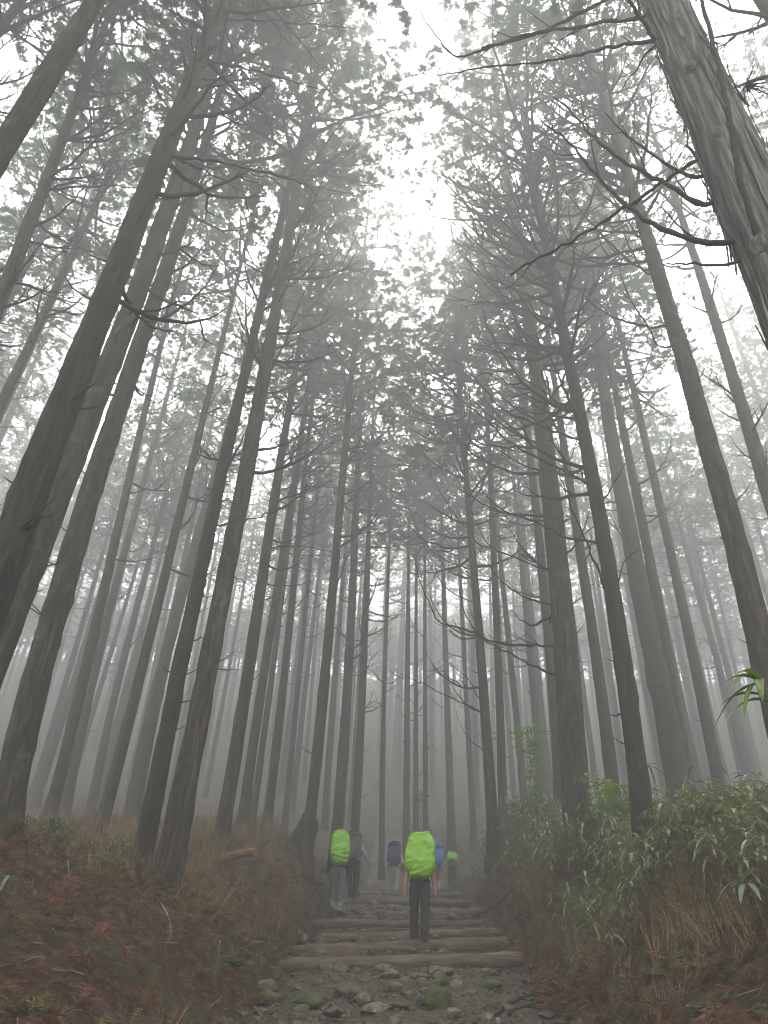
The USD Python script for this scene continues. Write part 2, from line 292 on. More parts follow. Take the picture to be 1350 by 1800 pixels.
# ------------------------------------------------------------------ tree list: (label, dia at base, bark, [(px, py, width)...] from low to high, settings)
TREES = [
 ('leftmost trunk, cutting off the top left corner of the frame', .36, 'bark', 'z', 8.5, [(20, 235), (168, 0)], dict(n=5)),
 ('dark knotty trunk leaning across the left edge, base out of frame', .40, 'bark_dark', 'z', 6.8, [(20, 935), (47, 850), (148, 600), (293, 275), (390, 0)], dict(n=16)),
 ('brownish trunk just behind the dark leaning trunk at the left edge',   .52, 'bark', 'z', 10.0, [(0, 1120), (45, 1000), (117, 800), (200, 625), (280, 430), (345, 210)], dict(n=14)),
 ('thick grey trunk standing on the bank at the lower left edge', .50, 'bark', 'z', 10.2, [(5, 1475), (45, 1250), (85, 1100), (133, 950), (178, 800), (270, 550), (320, 390), (350, 280)], dict(n=12)),
 ('slim mossy trunk, left one of the close pair on the left bank', .34, 'bark_dark', 'z', 10.8, [(237, 1590), (260, 1450), (320, 1150), (370, 925), (395, 800), (425, 700), (465, 500), (505, 340), (525, 260)], dict(n=22, moss=1)),
 ('stout bare trunk, right one of the close pair on the left bank', .44, 'bark', 'z', 10.2, [(296, 1572), (315, 1400), (350, 1250), (375, 1100), (415, 925), (435, 800), (480, 600), (515, 360)], dict(n=18)),
 ('straight trunk right of the close pair, with dry grass round its foot', .37, 'bark', 'z', 15.8, [(388, 1490), (410, 1325), (445, 1150), (465, 1000), (492, 800), (520, 650), (548, 500)], dict(n=22)),
 ('faint slim trunk second to the right of the thick lower left trunk', .38, 'bark', 'z', 19, [(85, 1450), (130, 1250), (170, 1100), (205, 950), (235, 800), (262, 690)], dict(n=10)),
 ('faint trunk close beside a twin trunk above the leafy shrubs', .44, 'bark', 'z', 26, [(108, 1460), (150, 1250), (185, 1100), (225, 950), (265, 800)], dict(n=10)),
 ('pale thin trunk rising above the gap in the left shrubs', .46, 'bark', 'z', 31, [(155, 1450), (195, 1250), (225, 1125), (260, 1000), (295, 850)], dict(n=10)),
 ('darker slim trunk left of the mossy trunk, above the right end of the shrubs', .34, 'bark', 'z', 17, [(175, 1460), (225, 1275), (260, 1125), (300, 975), (340, 800), (385, 620)], dict(n=14)),
 ('wide hazy trunk half hidden behind the mossy trunk', .60, 'bark', 'z', 24, [(225, 1460), (270, 1250), (310, 1075), (375, 850), (400, 760)], dict(n=10)),
 ('thin hazy trunk between the darker slim trunk and the mossy trunk', .45, 'bark', 'z', 34, [(265, 1300), (320, 1000), (350, 850)], dict(n=8)),
 ('slim trunk in the fog next to the trunk with dry grass', .36, 'bark', 'z', 21, [(427, 1460), (455, 1225), (480, 1075), (515, 875), (530, 760)], dict(n=16)),
 ('thin pale trunk among the row left of the rotten stump', .32, 'bark', 'z', 27, [(445, 1430), (463, 1300), (492, 1080), (510, 930)], dict(n=10)),
 ('grey trunk in the row left of the rotten stump, the widest there', .35, 'bark', 'z', 23, [(465, 1460), (480, 1375), (500, 1200), (517, 1000), (530, 880)], dict(n=14)),
 ('thin trunk directly behind the rotten stump', .33, 'bark', 'z', 31, [(502, 1450), (510, 1325), (530, 1150), (542, 1025)], dict(n=12)),
 ('trunk standing between the rotten stump and the left green backpack', .38, 'bark', 'z', 18.8, [(533, 1522), (545, 1450), (560, 1300), (580, 1100), (600, 850), (610, 750)], dict(n=26)),
 ('trunk rising straight out of the left green backpack', .50, 'bark', 'z', 26, [(590, 1490), (600, 1350), (615, 1150), (625, 900), (630, 780)], dict(n=26)),
 ('trunk above the hiker in the lilac shirt', .42, 'bark', 'z', 27.5, [(622, 1485), (630, 1350), (640, 1150), (646, 1000), (650, 880)], dict(n=22)),
 ('thin faint trunk left of the navy backpack', .33, 'bark', 'z', 34, [(672, 1475), (673, 1270), (680, 1080)], dict(n=10)),
 ('faint upright trunk above the navy backpack, left of three close trunks', .42, 'bark', 'z', 36, [(714, 1470), (715, 1340), (716, 1180)], dict(n=8)),
 ('thin faint trunk, middle of the three close upright ones', .34, 'bark', 'z', 38, [(731, 1470), (731, 1340), (731, 1180)], dict(n=8)),
 ('faint trunk behind the front green backpack, right of three close trunks', .34, 'bark', 'z', 37, [(748, 1470), (748, 1340), (747, 1180)], dict(n=8)),
 ('broad very faint trunk above the farthest hiker', .50, 'bark', 'z', 38, [(793, 1480), (790, 1340), (783, 1150)], dict(n=8)),
 ('thin very faint trunk left of the forked branching trunk', .38, 'bark', 'z', 36, [(833, 1480), (826, 1340), (818, 1200)], dict(n=8)),
 ('dark trunk with long sweeping dead branches at the right path edge', .37, 'bark', 'z', 20, [(868, 1490), (860, 1350), (847, 1200), (835, 1000), (820, 850), (812, 740)], dict(n=30, left=1, low=.18)),
 ('straight trunk touching the right side of the sweeping branched one', .36, 'bark', 'z', 23, [(886, 1480), (880, 1300), (875, 1150), (867, 950), (860, 800)], dict(n=14)),
 ('faint trunk behind the bright green leaves left of the thick right trunk', .38, 'bark', 'z', 30, [(925, 1440), (912, 1350), (907, 1225), (880, 1000)], dict(n=12)),
 ('hazy trunk just left of the thick right trunk', .46, 'bark', 'z', 32, [(957, 1440), (947, 1350), (942, 1250), (927, 1100)], dict(n=12)),
 ('thickest trunk right of the path, foot buried in bamboo grass', .64, 'bark', 'z', 13.6, [(1020, 1530), (1013, 1400), (1002, 1250), (987, 1100), (973, 950), (964, 800), (950, 690), (935, 600)], dict(n=26, left=1, low=.22)),
 ('trunk merging with the back of the thickest right trunk', .42, 'bark', 'z', 21, [(985, 1420), (968, 1150), (940, 875), (932, 800), (915, 640)], dict(n=14)),
 ('trunk between the thickest trunk and the dark mossy trunk', .40, 'bark', 'z', 18.5, [(1082, 1450), (1075, 1350), (1060, 1225), (1040, 1100), (1020, 975), (1000, 850), (985, 740)], dict(n=16)),
 ('dark mossy trunk in the bamboo grass with many curving branches', .37, 'bark_dark', 'z', 10.4, [(1150, 1620), (1135, 1475), (1115, 1350), (1100, 1225), (1075, 1025), (1045, 850), (1015, 700), (985, 550), (955, 425), (940, 325)], dict(n=34, left=1, low=.3, moss=1)),
 ('broad trunk with flared foot behind the bamboo grass, joined to a second stem', .80, 'bark', 'z', 19.5, [(1200, 1480), (1190, 1325), (1170, 1225), (1145, 1125), (1120, 1025), (1100, 925), (1080, 800), (1047, 575)], dict(n=14)),
 ('slimmer second stem leaning on the broad flared trunk', .46, 'bark', 'z', 20, [(1212, 1470), (1190, 1225), (1147, 1025), (1125, 925), (1107, 800), (1070, 625)], dict(n=12)),
 ('clear straight trunk right of the broad flared trunk', .44, 'bark', 'z', 21, [(1272, 1430), (1260, 1350), (1235, 1225), (1205, 1100), (1175, 950), (1140, 800), (1105, 650)], dict(n=14)),
 ('faint trunk near the right edge behind the clear straight one', .46, 'bark', 'z', 34, [(1325, 1430), (1310, 1350), (1285, 1250), (1250, 1125), (1215, 1000), (1180, 865)], dict(n=14)),
 ('strong grey trunk running off the right edge above the bamboo leaves', .45, 'bark', 'z', 9.8, [(1400, 1420), (1335, 1100), (1290, 950), (1245, 800), (1190, 575), (1140, 425), (1100, 300), (1060, 165)], dict(n=26, left=1, low=.5)),
 ('faint upper trunk at the right edge, under the huge peeling trunk', .46, 'bark', 'z', 18, [(1345, 850), (1310, 725), (1275, 625), (1245, 525), (1220, 450)], dict(n=18)),
 ('faint trunk with dense twigs at the upper left edge', .40, 'bark', 'z', 15, [(8, 510), (75, 350), (98, 275)], dict(n=26)),
 ('pale thin trunk below the dense twigs at the left edge', .34, 'bark', 'z', 19, [(0, 715), (45, 625), (70, 570)], dict(n=14)),
 ('huge peeling trunk leaning out of the top right corner', .60, 'bark_peel', 'z', 5.3, [(1350, 425), (1316, 340), (1281, 253), (1207, 86), (1165, 0)], dict(n=0, hero=1)),
]


def solve_axis(spec):
    """3-D axis points of a trunk: the first pixel at its depth, the rest where the sight ray passes the vertical above it"""
    zc, px = spec[4], spec[5]
    p0 = at(*px[0], zc); pts = [p0]
    for q in px[1:]:
        d = ray(*q); t = (p0[0] * d[0] + p0[1] * d[1]) / (d[0] ** 2 + d[1] ** 2)
        pts.append(EYE + d * t)
    return np.array(pts)


AXES = [solve_axis(s) for s in TREES]
# the ground meets the feet of the trunks that show their foot
for i in (3, 4, 5, 6, 7, 10, 13, 15, 17, 26, 33):
    p = AXES[i][0]
    KEYS.append((p[0], p[1], float(np.clip(p[2] - H(p[0], p[1], False), -0.7, 0.7))))

LOG_PX = [((490, 1695), (920, 1687)), ((488, 1673), (930, 1661)), ((556, 1650), (895, 1642)), ((548, 1629), (888, 1624)), ((600, 1610), (880, 1606)), ((590, 1588), (852, 1589)), ((612, 1575), (845, 1573)), ((650, 1566), (838, 1565))]
_ly = [float(hit((a[0] + b[0]) / 2, (a[1] + b[1]) / 2)[1]) for a, b in LOG_PX]
print('log distances', np.round(_ly, 2))
LOGS[:] = sorted(_ly) + [max(_ly) + 4.5, max(_ly) + 9.5, max(_ly) + 15]


# ------------------------------------------------------------------ ground, path
def grid_axis(a, b, step, lo, hi, grow=1.22):
    mid = list(np.arange(a, b + 1e-6, step)); out = []
    x, d = b, step
    while x < hi:
        d *= grow; x += d; out.append(min(x, hi))
    left = []; x, d = a, step
    while x > lo:
        d *= grow; x -= d; left.append(max(x, lo))
    return np.array(left[::-1] + mid + out)


def sheet(X, Y, Z):
    ny, nx = X.shape
    v = np.stack([X, Y, Z], -1).reshape(-1, 3)
    i = (np.arange(ny - 1)[:, None] * nx + np.arange(nx - 1)[None]).ravel()
    return v, np.concatenate([np.stack([i, i + 1, i + nx + 1], 1), np.stack([i, i + nx + 1, i + nx], 1)])


gx, gy = grid_axis(-7, 9, 0.11, -120, 120), grid_axis(3.5, 26, 0.11, -60, 126)
X, Y = np.meshgrid(gx, gy)
Z = H(X, Y)
near = np.clip((40 - np.hypot(X, Y)) / 10, 0, 1)
lump = (meshkit.fbm(np.stack([X * 2.3, Y * 2.3, Z * 0], -1), 3, 21) - 0.5) * 0.22
c = np.abs(X - xc(Y))
Z = Z + lump * near * np.clip((c - HW + 0.25) / 0.5, 0, 1)
on = (c < HW - 0.12) & (Y > 1.5) & (Y < 44)
Z = np.where(on, Z - 0.07, Z)
ground = obj('ground', sheet(X, Y, Z), M['ground'], smooth=True)
tag(ground, 'sloping forest floor of red brown needle litter on both banks', 'ground', kind='structure')

path = xf('path'); tag(path, 'rocky trodden path climbing straight up between the banks', 'path', kind='structure')
pu = np.linspace(-1, 1, 60); py_ = np.concatenate([np.arange(1.0, 22, 0.07), np.arange(22, 46, 0.2)])
U, Y = np.meshgrid(pu, py_)
X = xc(Y) + U * (HW + 0.06 * np.sin(Y * 2.1) * 1)
Z = H(X, Y) + 0.012 + (meshkit.fbm(np.stack([X * 4, Y * 4, X * 0], -1), 3, 5) - 0.5) * 0.13 * (1 - np.abs(U) ** 6) - 0.09 * np.abs(U) ** 8
obj('path_surface', sheet(X, Y, Z), M['soil'], path, smooth=True)


# step logs
def log_mesh(a, b, r, g, ends=True):
    n = 26; t = np.linspace(0, 1, n)[:, None]
    P = a * (1 - t) + b * t
    P = P + np.stack([np.zeros(n), 0.03 * np.sin(t[:, 0] * 5 + g.uniform(0, 6)), 0.025 * np.sin(t[:, 0] * 4 + g.uniform(0, 6))], 1)
    R = r * (1 + 0.07 * np.sin(t[:, 0] * 9 + g.uniform(0, 6)) + g.normal(0, 0.025, n)); R[0] *= 0.8; R[-1] *= 0.8
    sh = 1 + g.normal(0, 0.045, (n, 12))
    return tube(P, R, 12, sh)


log_labels = ['nearest step log, spanning the path just above the loose boulders', 'second step log from the bottom, right behind the nearest one', 'third step log up, just beyond the feet of the front hiker',
              'fourth step log up, among small stones', 'fifth step log up, showing mainly right of the front hiker', 'sixth step log, near the feet of the left hiker with pale gaiters',
              'seventh step log, hazy, under the hiker with the navy backpack', 'farthest hazy step log, below the blue backpack']
LOG_SEGS = []
for k, ((a, b), lab) in enumerate(zip(LOG_PX, log_labels)):
    y = sorted(_ly)[k]
    da, db = ray(*a), ray(*b)
    ym = y
    tilt = 0.12 * (1 if k % 2 else -0.5)
    ym = y - .04; A = EYE + da * ((ym - tilt) / da[1]); B = EYE + db * ((ym + tilt) / db[1])
    r = [0.125, 0.115, 0.11, 0.1, 0.115, 0.105, 0.1, 0.1][k]
    L = obj('step_log', log_mesh(A + [0, 0, .11 - r], B + [0, 0, .11 - r], r, rng), M['log'], smooth=50)
    tag(L, lab, 'log', 'log steps across the path'); LOG_SEGS.append((A, B, r))


# stones: angular, rounded by a second hull
def stone_mesh(g, size, flat=0.6, n=22, fine=False):
    v = g.normal(size=(n, 3)); v /= np.linalg.norm(v, axis=1, keepdims=True)
    v *= g.uniform(0.72, 1.0, (n, 1)); v *= np.array([1, g.uniform(.6, .95), flat]) * size
    h = trimesh.Trimesh(v).convex_hull
    if fine:
        h = h.subdivide().subdivide()
        vv = np.array(h.vertices); d = meshkit.fbm(vv / size * 2.2 + g.uniform(0, 50), 3, 2) - 0.5
        h = trimesh.Trimesh(vv * (1 + 0.32 * d[:, None]), h.faces)
        trimesh.smoothing.filter_taubin(h, iterations=2)
    h.apply_transform(trimesh.transformations.rotation_matrix(g.uniform(0, 6.28), [0, 0, 1]))
    return h


STONES = []


def put_stone(x, y, size, flat=0.55, sink=0.35, g=rng, m=None, fine=None):
    s = stone_mesh(g, size, flat, fine=size > 0.13 if fine is None else fine)
    z = float(H(x, y))
    s.apply_translation([x, y, z + size * flat * (1 - 2 * sink) * 0.9])
    STONES.append((x, y, size))
    return obj('stone', s, m or (M['stone'] if g.random() < 0.8 else M['stone_pale']), path, smooth=35)


def stone_at(px, py, wpx, flat=0.55, m=None, sink=0.3):
    p = hit(px, py); return put_stone(p[0], p[1], wpx / F * zc_of(p) / 2, flat, sink, m=m, fine=True)


for s in [(683, 1722, 56, .55, 'stone_pale'), (640, 1730, 30, .7, 'stone'), (772, 1715, 62, .45, 'stone'), (600, 1712, 38, .8, 'stone'), (572, 1708, 36, .7, 'stone'), (627, 1712, 34, .6, 'stone'), (612, 1752, 62, .6, 'stone'), (560, 1735, 34, .6, 'stone'),
          (640, 1765, 40, .6, 'stone'), (690, 1742, 40, .6, 'stone'), (660, 1782, 70, .4, 'stone_pale'), (700, 1778, 50, .45, 'stone'), (828, 1748, 24, .6, 'stone_pale'), (585, 1786, 50, .5, 'stone'), (800, 1788, 46, .5, 'stone_pale'),
          (745, 1735, 34, .6, 'stone'), (532, 1662, 26, .8, 'stone_pale'), (518, 1745, 40, .6, 'stone'), (720, 1755, 38, .5, 'stone'), (792, 1622, 26, .5, 'stone'), (665, 1612, 34, .6, 'stone'), (700, 1608, 24, .6, 'stone'),
          (622, 1662, 22, .8, 'stone'), (765, 1664, 18, .9, 'stone'), (650, 1700, 24, .7, 'stone'), (728, 1700, 26, .6, 'stone'), (545, 1766, 36, .5, 'stone'), (850, 1700, 22, .6, 'stone'), (870, 1718, 26, .6, 'stone')]:
    stone_at(*s[:4], m=M[s[4]])
n = 0
while n < 300:
    y = 7.2 + 18 * rng.random() ** 1.7 if n < 255 else rng.uniform(13, 33)
    u = rng.normal(0, 0.62)
    if abs(u) > 1.02:
        continue
    x = xc(y) + u * HW
    size = float(np.clip(0.055 * math.exp(rng.normal(0.32, 0.6)), 0.035, 0.26)) * (1.25 if y < LOGS[0] else 0.9)
    if any((x - a) ** 2 + (y - b) ** 2 < (0.62 * (size + s)) ** 2 for a, b, s in STONES) or any(abs(y - L) < 0.17 + size * 0.7 for L in LOGS):
        continue
    put_stone(x, y, size, rng.uniform(.36, .62), rng.uniform(.3, .5)); n += 1
# pebbles too many to count
gp = np.random.default_rng(5); mb = MB()
for k in range(4200):
    y = 6.5 + 16 * gp.random() ** 1.4; x = xc(y) + np.clip(gp.normal(0, 0.6), -1.05, 1.05) * HW
    s = stone_mesh(gp, float(np.clip(gp.lognormal(-3.55, 0.5), 0.012, 0.075)), gp.uniform(.45, .8), 9)
    s.apply_translation([x, y, float(H(x, y)) + 0.015]); mb.tri(s)
tag(obj('gravel', mb.out(), M['stone'], smooth=False), 'small broken pebbles strewn over the path between the stones', 'gravel', kind='stuff')


def boulder(px, py, wpx, flat, label, m='mossy', sink=0.3):
    p = hit(px, py); size = wpx / F * zc_of(p) / 2
    s = stone_mesh(rng, size, flat, 30, True).subdivide()
    vv = np.array(s.vertices); s = trimesh.Trimesh(vv * (1 + 0.06 * (meshkit.fbm(vv * 14, 3, 8)[:, None] - 0.5)), s.faces)
    s.apply_translation([p[0], p[1], p[2] + size * flat * (1 - 2 * sink)])
    tag(obj('boulder', s, M[m], smooth=40), label, 'boulder')


boulder(772, 1772, 92, .55, 'rounded boulder thickly covered in green moss, lowest on the path', sink=.25)
boulder(775, 1738, 60, .5, 'flat topped mossy stone right behind the big green mossy boulder')
boulder(862, 1738, 56, .5, 'low mound of mossy stone at the right edge of the path')
boulder(540, 1772, 84, .5, 'dark mossy boulder at the left foot of the path')
boulder(470, 1762, 60, .5, 'dark earthy boulder embedded in the left bank corner of the path')
boulder(590, 1612, 54, .55, 'lumpy grey boulder under the feet of the left hiker', 'stone')
boulder(632, 1610, 40, .6, 'brown boulder beside the lumpy grey one below the sixth log', 'stone')


# ------------------------------------------------------------------ trees
UP = np.array([0, 0, 1.])


def trunk_curve(A, r0, Ht, step=0.42):
    """resampled axis from below the ground to the tip, with radii"""
    A = A[np.argsort(A[:, 2])]
    d0 = A[1] - A[0]
    gz = float(H(A[0, 0], A[0, 1])) - 0.25
    if A[0, 2] > gz:
        t = (A[0, 2] - gz) / max(d0[2], .3)
        foot = A[0] - np.array([d0[0], d0[1], 0]) * t * 0.6; foot[2] = gz
        A = np.vstack([foot, A])
    else:
        A = np.vstack([[A[0, 0], A[0, 1], gz], A[1:]]) if A[1, 2] > gz + .5 else A
    d1 = A[-1] - A[-2]; d1 = d1 / np.linalg.norm(d1); d1 = d1 * 0.5 + UP * 0.5; d1 /= d1[2]
    top = A[0, 2] + Ht
    if top > A[-1, 2] + 1:
        A = np.vstack([A, A[-1] + d1 * (top - A[-1, 2])])
    z = np.concatenate([A[0, 2] + np.array([0, .12, .25, .38, .55, .75, 1.0]), np.arange(A[0, 2] + 1.35, A[-1, 2], step), [A[-1, 2]]])
    P = np.stack([PchipInterpolator(A[:, 2], A[:, 0])(z), PchipInterpolator(A[:, 2], A[:, 1])(z), z], 1)
    zz = np.linspace(A[0, 2], A[-1, 2], 60); q = np.stack([PchipInterpolator(A[:, 2], A[:, k])(zz) for k in (0, 1)], 1)
    for k in (0, 1):                       # a smooth bow instead of small kinks
        P[:, k] = np.polyval(np.polyfit(zz, q[:, k], 4 if len(A) > 6 else 3), z)
    h = z - gz - 0.25
    R = r0 * (1 - 0.93 * np.clip(h / Ht, 0, 1) ** 1.55) * (1 + 0.38 * np.exp(-np.maximum(h, 0) / 0.3) + 0.12 * np.exp(-np.maximum(h, 0) / 1.5))
    return P, np.maximum(R, 0.012)


def trunk_mesh(P, R, n, seed, bumpy=1.0):
    g = np.random.default_rng(seed)
    a = np.linspace(0, 2 * np.pi, n, endpoint=False); z = P[:, 2]
    h = z - z[0]
    sh = np.ones((len(P), n))
    q = np.stack([np.cos(a)[None] * 1.6 + z[:, None] * 0, np.sin(a)[None] * 1.6 + z[:, None] * 0, z[:, None] * 0.5 + a[None] * 0], -1)
    sh += bumpy * 0.26 * (meshkit.fbm(q + seed * 7.3, 3, 4) - 0.5)
    q2 = q * np.array([2.2, 2.2, 4.2]); sh += bumpy * 0.16 * (meshkit.fbm(q2 + seed * 3.1, 2, 6) - 0.5)
    lob = g.integers(4, 7); ph = g.uniform(0, 6)
    sh += 0.34 * np.exp(-h / 0.4)[:, None] * np.cos(a * lob + ph)[None] + bumpy * 0.03 * np.cos(a * 7 + ph)[None]
    sh += g.normal(0, 0.018 * bumpy, sh.shape)
    for _ in range(int(len(P) * 0.35 * bumpy)):      # knots
        i, j = g.integers(6, len(P)), g.integers(0, n); sh[i, j] += g.uniform(0.06, 0.16)
    return tube(P, R, n, sh)


def branch(mb, p, az, L, r, g, rise=0.55, droop=0.12, subs=4, seg=9, sides=5, wig=0.05, twigs=0):
    """a dead limb: leaves the trunk a little downward, then sweeps up; with side twigs"""
    t = np.linspace(0, 1, seg)
    dh = np.array([math.cos(az), math.sin(az), 0]); side = np.array([-dh[1], dh[0], 0])
    sb = g.uniform(-.22, .22)
    P = p + dh * (L * (t - 0.22 * t ** 2))[:, None] + side * (L * sb * t ** 2)[:, None] + UP * (L * (-droop * t + rise * t ** 2))[:, None]
    P[1:] += g.normal(0, wig * L / seg, (seg - 1, 3)) * 0.8
    R = r * (1 - t) ** 0.8 + 0.0035
    R[0] *= 1.5
    mb.add(*tube(P, R, sides, cap=False))
    for _ in range(subs):
        k = g.integers(2, seg - 1); a2 = az + g.choice([-1, 1]) * g.uniform(.35, 1.0); l2 = L * g.uniform(.18, .5) * (1 - t[k] * .45)
        seg2 = 6; t2 = np.linspace(0, 1, seg2); d2 = np.array([math.cos(a2), math.sin(a2), 0])
        Q = P[k] + d2 * (l2 * (t2 - .25 * t2 ** 2))[:, None] + UP * (l2 * (g.uniform(-.05, .35) * t2 + g.uniform(.1, .5) * t2 ** 2))[:, None]
        Q[1:] += g.normal(0, .02 * l2, (seg2 - 1, 3))
        mb.add(*tube(Q, R[k] * .62 * (1 - t2) ** .8 + .003, 4, cap=False))
        for _ in range(twigs):
            k3 = g.integers(2, seg2); a3 = a2 + g.choice([-1, 1]) * g.uniform(.4, 1.0); l3 = l2 * g.uniform(.25, .5)
            t3 = np.linspace(0, 1, 4)
            Q3 = Q[k3] + np.array([math.cos(a3), math.sin(a3), g.uniform(.1, .6)]) * (l3 * t3)[:, None]
            mb.add(*tube(Q3, R[k] * .3 * (1 - t3) ** .8 + .0025, 3, cap=False))
    return P


# a spray of cypress leaves: a fan of small narrow lozenges
def spray_template(g, n=7, L=0.12, w=0.02):
    v, f = [], []
    for k in range(n):
        a = (k - (n - 1) / 2) / n * 2.0 + g.normal(0, .1); o = 0.2 * L * abs(g.normal(0, .5)); l = L * g.uniform(.55, 1.0)
        d = np.array([math.cos(a), math.sin(a), g.normal(0, .16)]); s = np.array([-d[1], d[0], g.normal(0, .3)])
        b = d * o
        i = len(v); v += [b, b + d * l * .5 + s * w * .5, b + d * l, b + d * l * .5 - s * w * .5]; f += [[i, i + 1, i + 2], [i, i + 2, i + 3]]
    return np.array(v), np.array(f)


CROWN_L = 14.0


def make_crown(seed, nb=58, dens=1.0):
    """limbs and foliage of the living crown, along +z from 0 to CROWN_L: limbs, flat drooping branchlets, sprays along them"""
    g = np.random.default_rng(seed)
    limb = MB(); pos, azs, tls = [], [], []
    for k in range(nb):
        t = (k + g.random()) / nb; z = CROWN_L * (0.02 + 0.95 * t)
        az = k * 2.4 + g.normal(0, .4)
        L = (2.9 * (1 - t) ** 0.65 + 0.5) * g.uniform(.65, 1.15)
        live = g.random() < np.clip((t - 0.03) / 0.25, 0.1, 1)
        P = branch(limb, np.array([0, 0, z]), az, L, 0.011 + 0.008 * L, g, rise=g.uniform(.15, .5), droop=g.uniform(0, .25), subs=1 if live else 5, seg=7, sides=4, twigs=0 if live else 2)
        if not live:
            continue
        nl = max(3, int(L * 3.1 * dens + 2))
        for q in range(nl):
            u = .3 + .7 * (q + g.random()) / nl; i = min(int(u * 6), 5); b0 = P[i] + (P[i + 1] - P[i]) * (u * 6 - i)
            a2 = az + (1 if q % 2 else -1) * g.uniform(.35, 1.15); l2 = g.uniform(.35, .95) * (.45 + .3 * L) * (1.15 - .5 * u)
            tt = np.linspace(0, 1, 5); d2 = np.array([math.cos(a2), math.sin(a2), 0])
            S = b0 + d2 * (l2 * tt)[:, None] + UP * (l2 * (g.uniform(0, .25) * tt - g.uniform(.15, .55) * tt ** 2))[:, None]
            limb.add(*tube(S, .007 * (1 - .75 * tt), 3, cap=False))
            m_ = max(5, int(l2 / .031))
            w_ = g.uniform(.12, 1.0, m_) ** .8; x_ = np.clip(w_ * 4, 0, 3.999); i_ = x_.astype(int); c_ = S[i_] + (S[i_ + 1] - S[i_]) * (x_ - i_)[:, None]
            sd_ = g.choice([-1, 1], m_); a3 = a2 + sd_ * g.uniform(.2, 1.0, m_)
            r_ = g.uniform(0, .13, m_) * (1.2 - w_)
            pos.append(c_ + np.stack([np.cos(a3) * r_, np.sin(a3) * r_, g.normal(0, .025, m_)], 1)); azs.append(a3); tls.append(g.normal(.28, .35, m_))
    pos = np.vstack(pos); ax = np.concatenate(azs); tl = np.concatenate(tls); n = len(pos)
    tv, tf = spray_template(g)
    rl = g.normal(0, .45, n)
    ca, sa, ct, st, cr_, sr = np.cos(ax), np.sin(ax), np.cos(tl), np.sin(tl), np.cos(rl), np.sin(rl)
    o, zr = np.ones(n), np.zeros(n)
    Rz = np.stack([ca, -sa, zr, sa, ca, zr, zr, zr, o], 1).reshape(-1, 3, 3)
    Ry = np.stack([ct, zr, st, zr, o, zr, -st, zr, ct], 1).reshape(-1, 3, 3)
    Rx = np.stack([o, zr, zr, zr, cr_, -sr, zr, sr, cr_], 1).reshape(-1, 3, 3)
    fol = scatter_template(tv, tf, pos, Rz @ Ry @ Rx, g.uniform(.75, 1.35, n))
    return limb.out(), fol


NCROWN = 6
for k in range(NCROWN):
    cp = f'/World/crown_kind_{k + 1:03d}'
    stage.CreateClassPrim(cp)
    li, fo = make_crown(100 + k, nb=[62, 54, 66, 58, 46, 40][k], dens=[1.05, .95, 1.15, 1.0, .9, .8][k])
    tag(usdkit.mesh(stage, cp + '/limbs', li, M['deadwood'], False), kind='stuff')
    tag(usdkit.mesh(stage, cp + '/foliage', fo, M['needles'], False), kind='stuff')
    print('crown', k, len(li[1]), len(fo[1]))


def crown_at(tree, P, loc, g, base_h, Ht, kind=None, wide=1.0):
    """puts a crown (a reference to one of the kinds) on a trunk whose axis is P in the world; the tree's prim stands at loc"""
    z0 = P[0, 2] + base_h
    i = int(np.argmin(np.abs(P[:, 2] - z0))); b = P[i]; d = P[-1] - b; s = np.linalg.norm(d) / CROWN_L; d = d / np.linalg.norm(d)
    c = UsdGeom.Xform.Define(stage, str(tree.GetPath()) + '/crown')
    c.AddTranslateOp().Set(Gf.Vec3d(*(b - loc).tolist()))
    rot = Gf.Rotation(Gf.Vec3d(0, 0, 1), Gf.Vec3d(*d.tolist())); spin = Gf.Rotation(Gf.Vec3d(0, 0, 1), float(g.uniform(0, 360)))
    c.AddOrientOp().Set(Gf.Quatf((spin * rot).GetQuat()))
    wd = g.uniform(.95, 1.2) * wide
    c.AddScaleOp().Set(Gf.Vec3f(wd, wd, float(s)))
    c.GetPrim().GetReferences().AddInternalReference(f'/World/crown_kind_{(kind if kind is not None else int(g.integers(0, NCROWN))) + 1:03d}')
    c.GetPrim().SetInstanceable(True)


TREE_AT = []
KEEP = []


def local(vf, loc):
    return vf[0] - loc, vf[1]


